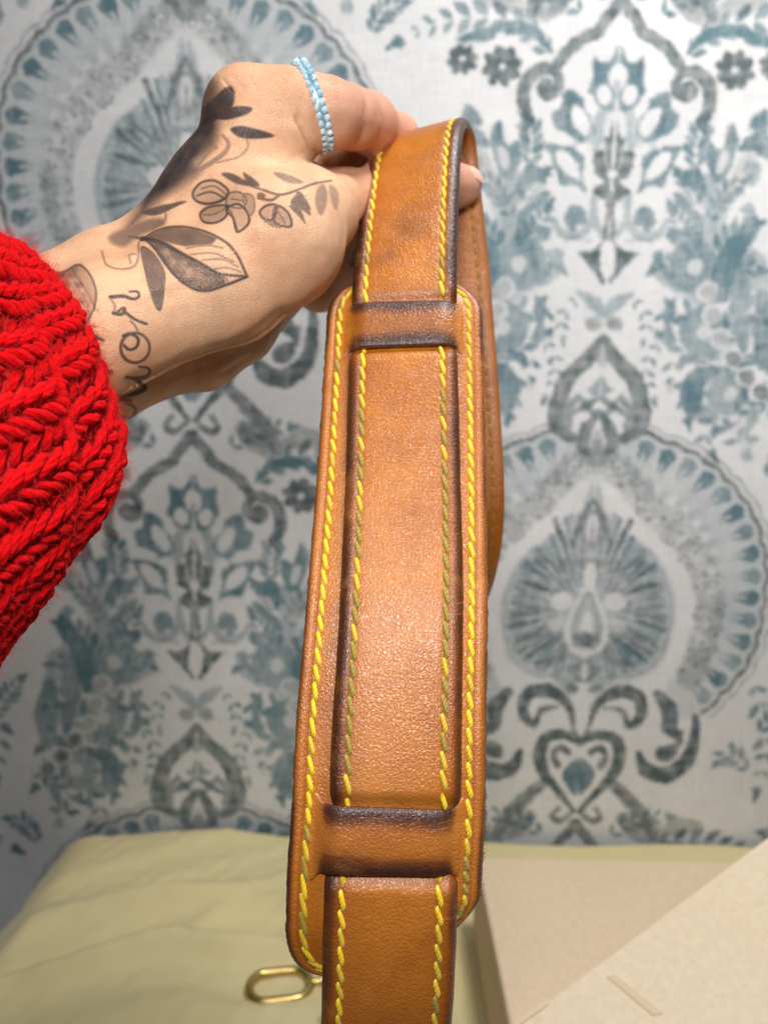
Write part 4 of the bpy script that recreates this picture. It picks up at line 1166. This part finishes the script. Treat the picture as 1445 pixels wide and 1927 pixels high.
def build_hand():
    Ps = np.array([a for _, ch in HAND for a, _ in ch]); Rs = np.array([r for _, ch in HAND for _, r in ch])
    P32 = None
    lo = (Ps - Rs[:, None]).min(0) - .004; hi = (Ps + Rs[:, None]).max(0) + .004
    V, Q = surface_nets(hand_sdf, lo, hi, .00082)
    # gradient normals, relaxed surface
    def normals(V):
        fn = np.cross(V[Q[:, 2]] - V[Q[:, 0]], V[Q[:, 3]] - V[Q[:, 1]]); g = np.zeros_like(V)
        for j in range(4):
            for i in range(3): g[:, i] += np.bincount(Q[:, j], fn[:, i], len(V))
        return g / (np.linalg.norm(g, axis=1)[:, None] + 1e-15)
    # finer faces over the inked skin
    qc = V[Q].mean(1); qx, qy, qz = proj(qc)
    g = normals(V)
    tat = build_tattoo()
    near = np.zeros(len(Q), bool)
    for dx, dy in ((0, 0), (6, 0), (-6, 0), (0, 6), (0, -6)): near |= tat.sample('ink', qx + dx, qy + dy) > .01
    sel = near & ((g[Q].mean(1) * (qc - CAM)).sum(1) < 0) & (qz < .266)
    SUB = 3
    t1 = np.linspace(0, 1, SUB + 1); A_, B2_ = np.meshgrid(t1, t1, indexing='ij')
    wt = np.stack([(1 - A_) * (1 - B2_), A_ * (1 - B2_), A_ * B2_, (1 - A_) * B2_], -1).reshape(-1, 4)
    QS = Q[sel]; NV_ = np.einsum('vk,qkc->qvc', wt, V[QS]).reshape(-1, 3)
    gf = grid_faces(SUB + 1, SUB + 1)[:, ::-1]
    NF_ = (gf[None] + (np.arange(len(QS)) * (SUB + 1) ** 2)[:, None, None]).reshape(-1, 4) + len(V)
    allv = np.vstack([V, NV_]); allf = np.vstack([Q[~sel], NF_])
    key = np.round((allv - allv.min(0)) * 1e6).astype(np.int64); key = key[:, 0] * (1 << 40) + key[:, 1] * (1 << 20) + key[:, 2]
    _, first, inv = np.unique(key, return_index=True, return_inverse=True)
    V = allv[first]; Q = inv.ravel()[allf]
    g = normals(V)
    V = V - g * hand_sdf(V.astype(np.float32))[:, None]
    nrm = normals(V)
    foot = W(230, 640, .21)
    px, py, z = proj(V)
    # soft anatomy: tendons, creases, web fold
    relief = np.zeros(len(V))
    def ridge(P, wd, amp):
        nonlocal relief
        P = catmull(P, 8); best = np.full(len(V), 1e9)
        for i in range(len(P) - 1):
            a, b = P[i], P[i + 1]; dd_ = b - a
            t = np.clip(((px - a[0]) * dd_[0] + (py - a[1]) * dd_[1]) / (dd_ @ dd_ + 1e-9), 0, 1)
            best = np.minimum(best, np.hypot(px - a[0] - t * dd_[0], py - a[1] - t * dd_[1]))
        relief += amp * np.exp(-(best / wd) ** 2)
    front = (nrm @ C_F) < .1
    ridge([(590, 285), (578, 262), (560, 225)], 7, -.0011); ridge([(600, 292), (560, 250)], 26, .0006)
    ridge([(530, 590), (460, 640), (360, 680), (250, 725)], 15, -.0008); ridge([(480, 650), (400, 685), (320, 712)], 9, -.0005); ridge([(470, 672), (420, 705)], 6, -.0005)
    ridge([(676, 150), (690, 190), (684, 250)], 7, -.0005)
    ridge([(300, 470), (400, 330), (452, 215)], 22, .0007)
    ridge([(110, 520), (180, 500), (260, 470)], 6, -.0003); ridge([(130, 560), (190, 590)], 5, -.0002)
    for q in ([(560, 330), (585, 300)], [(545, 300), (572, 285)], [(120, 545), (150, 600), (170, 650)], [(150, 530), (182, 590), (200, 640)], [(420, 150), (440, 175)], [(440, 145), (458, 168)], [(470, 145), (482, 165)]): ridge(q, 3.5, -.00022)
    ridge([(260, 560), (380, 500), (480, 430)], 14, .0004); ridge([(250, 480), (330, 400), (420, 260)], 12, .0004)
    relief += .00020 * vnoise(V, 260, 61) + .00006 * vnoise(V, 900, 63)
    V = V + nrm * (relief * front)[:, None]
    me = pymesh('arm_and_hand', V - foot, Q)
    ink = tat.sample('ink', px, py)
    facing = np.clip(-((nrm * ((V - CAM) / np.linalg.norm(V - CAM, axis=1)[:, None])).sum(1)), 0, 1)
    ink = ink * ss(.02, .12, facing) * (z < .262) * (1 - ss(640, 668, px))
    ink *= .95 + .05 * vnoise(V, 900, 62)
    attr(me, 'ink', np.clip(ink, 0, 1) ** .54)
    pink = ss(575, 640, px) * ss(330, 270, py) + ss(640, 720, px) + .5 * np.exp(-((px - 410) / 70) ** 2 - ((py - 720) / 40) ** 2) + .8 * ss(560, 600, px) * ss(500, 530, py)
    attr(me, 'pink', np.clip(pink, 0, 1))
    t = NT('skin')
    C = t.coord(); m = t.noise(C, 60, 4, .6); f = t.noise(C, 420, 3, .6)
    base = t.mix(t.maprange(m, .35, .65, 0, 1), srgb(212, 160, 122), srgb(222, 178, 141))
    base = t.mix(t.math('MULTIPLY', t.attr('pink'), .6), base, srgb(214, 146, 122))
    base = t.mix(t.maprange(f, .5, .8, 0, .22), base, srgb(186, 118, 88))
    vn = t.noise(t.mapping(C, (55, 55, 30)), 1, 2, .5, 1.2)
    base = t.mix(t.maprange(vn, .56, .68, 0, .16), base, srgb(150, 134, 110))
    base = t.mix(t.maprange(t.noise(C, 130, 2), .58, .75, 0, .22), base, srgb(206, 128, 98))
    inkc = t.mix(m, srgb(17, 20, 29), srgb(33, 36, 47))
    col = t.mix(t.math('MULTIPLY', t.attr('ink'), .96), base, inkc)
    v = t.voronoi(C, 1500, 'DISTANCE_TO_EDGE'); v2 = t.voronoi(t.mapping(C, (700, 1500, 900)), 1, 'DISTANCE_TO_EDGE')
    h = t.math('ADD', t.maprange(v, 0, .12, 0, 1), t.math('MULTIPLY', t.maprange(v2, 0, .1, 0, 1), .7))
    t.set(Base_Color=col, Roughness=t.maprange(f, .3, .7, .42, .56), Normal=t.bump(h, .5, .00022))
    t.b.inputs['Subsurface Weight'].default_value = .08
    t.b.inputs['Subsurface Radius'].default_value = (.0035, .0012, .0006)
    t.b.inputs['Subsurface Scale'].default_value = 1.0
    t.b.inputs['Specular IOR Level'].default_value = .4
    root = thing('person', 'left hand and wrist with black floral tattoos, red knit sleeve, holding up the strap', 'person', tuple(foot))
    link('arm_and_hand', me, t.mat, root)
    # thumb nail
    tip, r = J(872, 349, .2845, 34)
    n = (C_R * .62 + C_U * .35 - C_F * .55); n /= np.linalg.norm(n)
    ax = C_R * .9 - C_F * -.2; ax = ax - (ax @ n) * n; ax /= np.linalg.norm(ax); bx = np.cross(n, ax)
    U = np.linspace(-1, 1, 17); A2, B2 = np.meshgrid(U, U, indexing='ij')
    # squircle patch on the fingertip
    qx = A2 * np.sqrt(1 - B2 ** 2 / 2.4); qy = B2 * np.sqrt(1 - A2 ** 2 / 2.4)
    dirs = n + ax * (qx * .80)[..., None] + bx * (qy * .50)[..., None]; dirs /= np.linalg.norm(dirs, axis=-1)[..., None]
    NV = tip + dirs * (r * (1.03 - .03 * (qx ** 2 + qy ** 2) + .06 * np.clip(qx, 0, 1) ** 2))[..., None]
    nm = pymesh('nail', NV.reshape(-1, 3) - foot, grid_faces(17, 17))
    tn = NT('nail'); tn.set(Base_Color=srgb(228, 184, 164), Roughness=.2); tn.b.inputs['Subsurface Weight'].default_value = .1; tn.b.inputs['Subsurface Radius'].default_value = (.002, .001, .0006)
    o = link('nail', nm, tn.mat, root); sol = o.modifiers.new('th', 'SOLIDIFY'); sol.thickness = .0006; sol.offset = -.6
    return root
PERSON = build_hand()

# ------------------------------------------------------------------ rings set with small pale blue stones
def gem_ring(label, c, axis, R, wid, rows, count, group=None):
    axis = np.array(axis, float); axis /= np.linalg.norm(axis)
    root = thing('stone_ring', label, 'ring', tuple(c), group)
    u = np.cross(axis, [0, 0, 1.0]); u /= np.linalg.norm(u); v = np.cross(axis, u)
    t = NT('ring_silver'); t.set(Base_Color=srgb(176, 208, 216), Metallic=.6, Roughness=.3)
    n, k = 72, 10
    an = np.arange(n) * 2 * math.pi / n; bn = np.arange(k) * 2 * math.pi / k
    V = np.zeros((n, k, 3))
    for i, a in enumerate(an):
        rad = u * math.cos(a) + v * math.sin(a)
        for j, b in enumerate(bn): V[i, j] = rad * (R + .0011 * math.cos(b)) + axis * (wid / 2 * math.sin(b))
    link('band', pymesh('band', V.reshape(-1, 3), grid_faces(n, k, True, True)), t.mat, root)
    g = NT('blue_stone'); oi = g.node('ShaderNodeObjectInfo')
    g.set(Base_Color=g.mix(oi.outputs['Random'], srgb(150, 200, 226), srgb(206, 232, 242)), Roughness=.08); g.b.inputs['Coat Weight'].default_value = .6; g.b.inputs['Specular IOR Level'].default_value = .9
    bm = bmesh.new(); bmesh.ops.create_icosphere(bm, subdivisions=1, radius=.00118)
    for q in bm.verts: q.co.z *= .8
    me = bpy.data.meshes.new('stone'); bm.to_mesh(me); bm.free(); me.materials.append(g.mat)
    for r_ in range(rows):
        for i in range(count):
            a = (i + .5 * (r_ % 2)) * 2 * math.pi / count
            rad = u * math.cos(a) + v * math.sin(a)
            o = bpy.data.objects.new('stone', me); scene.collection.objects.link(o); o.parent = root
            o.location = Vector(rad * (R + .0009) + axis * ((r_ - (rows - 1) / 2) * wid / rows * 1.05))
            o.rotation_euler = (random.uniform(0, 3), random.uniform(0, 3), random.uniform(0, 3))
ra = W(612, 213, .236) - W(560, 208, .231)
gem_ring('silver ring paved with two rows of pale blue stones on the index finger', W(588, 203, .2345), ra + np.array([0, -.004, .002]), .0122, .0042, 2, 36)
rb = W(680, 482, .315) - W(628, 448, .300)
gem_ring('thin pale blue ring on a curled finger half hidden behind the strap', W(640, 462, .304), rb, .0112, .0024, 1, 26)
# ------------------------------------------------------------------ chunky ribbed red sleeve
def build_sleeve():
    RG = [((30, 515), (200, 908), .206), ((-2, 488), (150, 1022), .200), ((-50, 465), (80, 1110), .194), ((-115, 440), (28, 1205), .187), ((-215, 425), (-30, 1310), .180), ((-330, 405), (-110, 1420), .172), ((-460, 385), (-210, 1540), .164)]
    top = np.array([W(*a, z) for a, b, z in RG]); bot = np.array([W(*b, z) for a, b, z in RG])
    n = 90
    top = catmull(top, 30); bot = catmull(bot, 30)
    C = (top + bot) / 2; A = (top - bot) / 2
    d = np.r_[0, np.cumsum(np.linalg.norm(np.diff(C, axis=0), axis=1))]
    LEN = d[-1]
    def fr(s):
        s = np.clip(s, 0, LEN)
        c = np.stack([np.interp(s, d, C[:, i]) for i in range(3)], -1); a = np.stack([np.interp(s, d, A[:, i]) for i in range(3)], -1)
        e = .004
        c2 = np.stack([np.interp(np.minimum(s + e, LEN), d, C[:, i]) for i in range(3)], -1); c1 = np.stack([np.interp(np.maximum(s - e, 0), d, C[:, i]) for i in range(3)], -1)
        T = c2 - c1; T /= np.linalg.norm(T, axis=-1)[..., None]
        b = np.cross(T, a); b /= np.linalg.norm(b, axis=-1)[..., None]
        sgn = np.sign((b * -C_F).sum(-1)); b *= sgn[..., None]
        return c, a, b, T
    def ring_pos(th, s, h):
        """th: 0 = upper outline, pi/2 = towards the camera, pi = lower outline"""
        th = np.asarray(th, float); s = np.asarray(s, float)
        c, a, b, T = fr(s)
        la = np.linalg.norm(a, axis=-1)
        wob = .0022 * np.sin(3 * th + s * 45) + .0016 * np.sin(5 * th - s * 70 + 1)
        rb = np.minimum(.034, la * .85)
        ah = a / la[..., None]
        nrm = ah * (np.cos(th) / la)[..., None] + b * (np.sin(th) / rb)[..., None]; nrm /= np.linalg.norm(nrm, axis=-1)[..., None]
        return c + ah * ((la - .0035) * np.cos(th))[..., None] + b * ((rb - .0035) * np.sin(th))[..., None] + nrm * (np.asarray(h) + wob)[..., None]
    foot = np.array(PERSON.location)
    t = NT('red_wool')
    yv = t.attr('yarn', 'Vector'); sep = t.node('ShaderNodeSeparateXYZ'); t.put(sep.inputs[0], yv)
    tw = t.math('SINE', t.math('ADD', t.math('MULTIPLY', sep.outputs[0], 1900), t.math('MULTIPLY', sep.outputs[1], 2600)))
    fib = t.noise(t.mapping(yv, (500, 3600, 1)), 1, 3, .7)
    fuzz = t.noise(t.coord(), 1700, 4, .7); big = t.noise(t.coord(), 60, 3)
    c = t.mix(big, srgb(214, 0, 10), srgb(232, 4, 14)); c = t.mix(t.maprange(fib, .35, .7, 0, .4), c, srgb(176, 2, 8)); c = t.mix(t.maprange(fuzz, .55, .8, 0, .2), c, srgb(224, 22, 26))
    h = t.math('ADD', t.math('ADD', t.math('MULTIPLY', tw, .35), fib), fuzz)
    t.set(Base_Color=c, Roughness=.9, Normal=t.bump(h, .8, .0007))
    t.b.inputs['Specular IOR Level'].default_value = .12
    t.b.inputs['Sheen Weight'].default_value = .2; t.b.inputs['Sheen Roughness'].default_value = .4; t.b.inputs['Sheen Tint'].default_value = srgb(255, 60, 60)
    mat = t.mat
    # lining tube that closes the knit from inside
    th = np.linspace(0, 2 * math.pi, 72, endpoint=False); s = np.linspace(.0012, LEN, 60)
    TT, SS = np.meshgrid(th, s, indexing='ij')
    LV = ring_pos(TT.ravel(), SS.ravel(), np.full(TT.size, -.0034))
    sleeve = link('knit_sleeve', pymesh('knit_sleeve', LV - foot, grid_faces(72, 60, True, False)), None, PERSON)
    sleeve['label'] = 'chunky ribbed red wool cuff'
    tl = NT('red_wool_inside'); tl.set(Base_Color=srgb(190, 2, 10), Roughness=.95); sleeve.data.materials.append(tl.mat)
    K = 12
    ca, sa = np.cos(np.arange(K) * 2 * math.pi / K), np.sin(np.arange(K) * 2 * math.pi / K)
    cnt = [0]
    def yarn(Vs, Fs, Ys, P, r, sq=1.0):
        """one fat strand along points P with radii r"""
        P = np.asarray(P); n = len(P)
        T = np.gradient(P, axis=0); T /= np.linalg.norm(T, axis=1)[:, None]
        cc = fr(np.array(.03))[0]
        up = P.mean(0) - cc; up /= np.linalg.norm(up)
        Bn = np.cross(T, up); Bn /= np.linalg.norm(Bn, axis=1)[:, None]; N = np.cross(Bn, T)
        dl = np.r_[0, np.cumsum(np.linalg.norm(np.diff(P, axis=0), axis=1))]
        ply = 1 + .13 * np.cos(2 * (np.arange(K)[None, :] * 2 * math.pi / K - dl[:, None] * 760 + cnt[0]))
        V = P[:, None] + (np.asarray(r)[:, None] * ply)[..., None] * (ca[None, :, None] * Bn[:, None] + sq * sa[None, :, None] * N[:, None])
        o = sum(len(v) for v in Vs)
        f = grid_faces(n, K, False, True) + o
        cap = np.array([[o + j, o + j + 1, o + K - 2 - j, o + K - 1 - j][::-1] for j in range(K // 2 - 1)]); e = o + (n - 1) * K
        cap2 = np.array([[e + j, e + j + 1, e + K - 2 - j, e + K - 1 - j] for j in range(K // 2 - 1)])
        Vs.append(V.reshape(-1, 3)); Fs.append(np.vstack([f, cap, cap2]))
        d_ = np.r_[0, np.cumsum(np.linalg.norm(np.diff(P, axis=0), axis=1))]
        cnt[0] += 1
        Ys.append(np.stack([np.repeat(d_, K) + cnt[0] * .0137, np.tile(np.arange(K) * .0009, n), np.full(n * K, cnt[0] * 1.0)], 1))
    NR = 22; row = .0025
    rows = int(LEN * .97 / row)
    tt = np.linspace(0, 1, 9)
    prof = np.sqrt(np.clip(1 - (np.abs(tt * 2 - 1)) ** 3.0 * .93, .04, 1))
    for k in range(NR):
        th0 = k * 2 * math.pi / NR + .13
        if -1.0 < math.sin(th0) < -.75: pass
        half = math.pi / NR
        Vs, Fs, Ys = [], [], []
        Vp, Fp, Yp = [], [], []
        for i in range(rows):
            s0 = .0008 + i * row + random.uniform(-.0004, .0004)
            drift = .05 * math.sin(s0 * 60 + k)
            for sd in (-1, 1):
                a0 = th0 + drift + sd * half * .10; a1 = th0 + drift + sd * half * .66
                jit = random.uniform(-.05, .05) * half
                L = row * 1.85
                thp = a1 + (a0 - a1) * ss(0, 1, tt) * .9 + jit
                sp = s0 + L * tt
                hp = .0016 * np.sin(tt * math.pi) - .0006 + .0008 * tt + random.uniform(-.0003, .0003)
                yarn(Vs, Fs, Ys, ring_pos(thp, sp, hp), prof * .00110 * random.uniform(.9, 1.1))
            # purl bumps in the furrow
            u = np.linspace(-1, 1, 7)
            thp = th0 + half + drift + u * half * .52
            sp = s0 + row * .5 + .0016 * u * (1 if i % 2 else .6)
            hp = -.0030 + .0012 * (1 - u ** 2)
            yarn(Vp, Fp, Yp, ring_pos(thp, sp, hp), np.sqrt(np.clip(1 - np.abs(u) ** 3 * .8, .05, 1)) * .00110 * random.uniform(.9, 1.1))
        # cast-on roll at the opening
        u = np.linspace(-1, 1, 9)
        yarn(Vs, Fs, Ys, ring_pos(th0 + u * half * .95, .0002 + .0008 * u ** 2, .0004 - .0022 * u ** 2), np.sqrt(np.clip(1 - np.abs(u) ** 3 * .6, .05, 1)) * .0021)
        for nm, (v, f, y) in (('knit_rib', (Vs, Fs, Ys)), ('purl_furrow', (Vp, Fp, Yp))):
            me = pymesh(nm, np.vstack(v) - foot, np.vstack(f)); attr(me, 'yarn', np.vstack(y), 'FLOAT_VECTOR')
            link(nm, me, mat, sleeve)
    # loose wool fibres
    fv, ff = [], []
    NF = 16000
    fth = rng.uniform(-.35, math.pi + .35, NF); fs = np.where(rng.random(NF) < .8, rng.uniform(0, LEN * .7, NF), rng.uniform(0, .004, NF))
    FP = ring_pos(fth, fs, rng.uniform(-.001, .0022, NF)); FQ = ring_pos(fth, fs, np.full(NF, .012)) - FP; FQ /= np.linalg.norm(FQ, axis=1)[:, None]
    for _ in range(NF):
        p, q = FP[_], FQ[_]
        dr = np.array([random.gauss(0, 1) for _ in range(3)]); dr = dr / np.linalg.norm(dr) + q * .55; dr /= np.linalg.norm(dr)
        L = random.uniform(.0012, .0040) * (2.0 if random.random() < .06 else 1); r = .000036
        bend = np.array([random.gauss(0, 1) for _ in range(3)]) * .35
        o = len(fv); e1 = np.cross(dr, [.3, .5, .8]); e1 /= np.linalg.norm(e1); e2 = np.cross(dr, e1)
        for m in range(4):
            f_ = m / 3; x = p + (dr * f_ + bend * f_ * f_) * L
            for a in range(3): fv.append(x + r * (1 - .5 * f_) * (e1 * math.cos(a * 2.094) + e2 * math.sin(a * 2.094)))
        for m in range(3):
            for a in range(3): ff.append((o + m * 3 + a, o + m * 3 + (a + 1) % 3, o + m * 3 + 3 + (a + 1) % 3, o + m * 3 + 3 + a))
    tf = NT('wool_fibre'); tf.set(Base_Color=srgb(226, 20, 26), Roughness=.8)
    o = link('wool_fuzz', pymesh('wool_fuzz', np.array(fv) - foot, np.array(ff)), tf.mat, sleeve); o['kind'] = 'stuff'
build_sleeve()
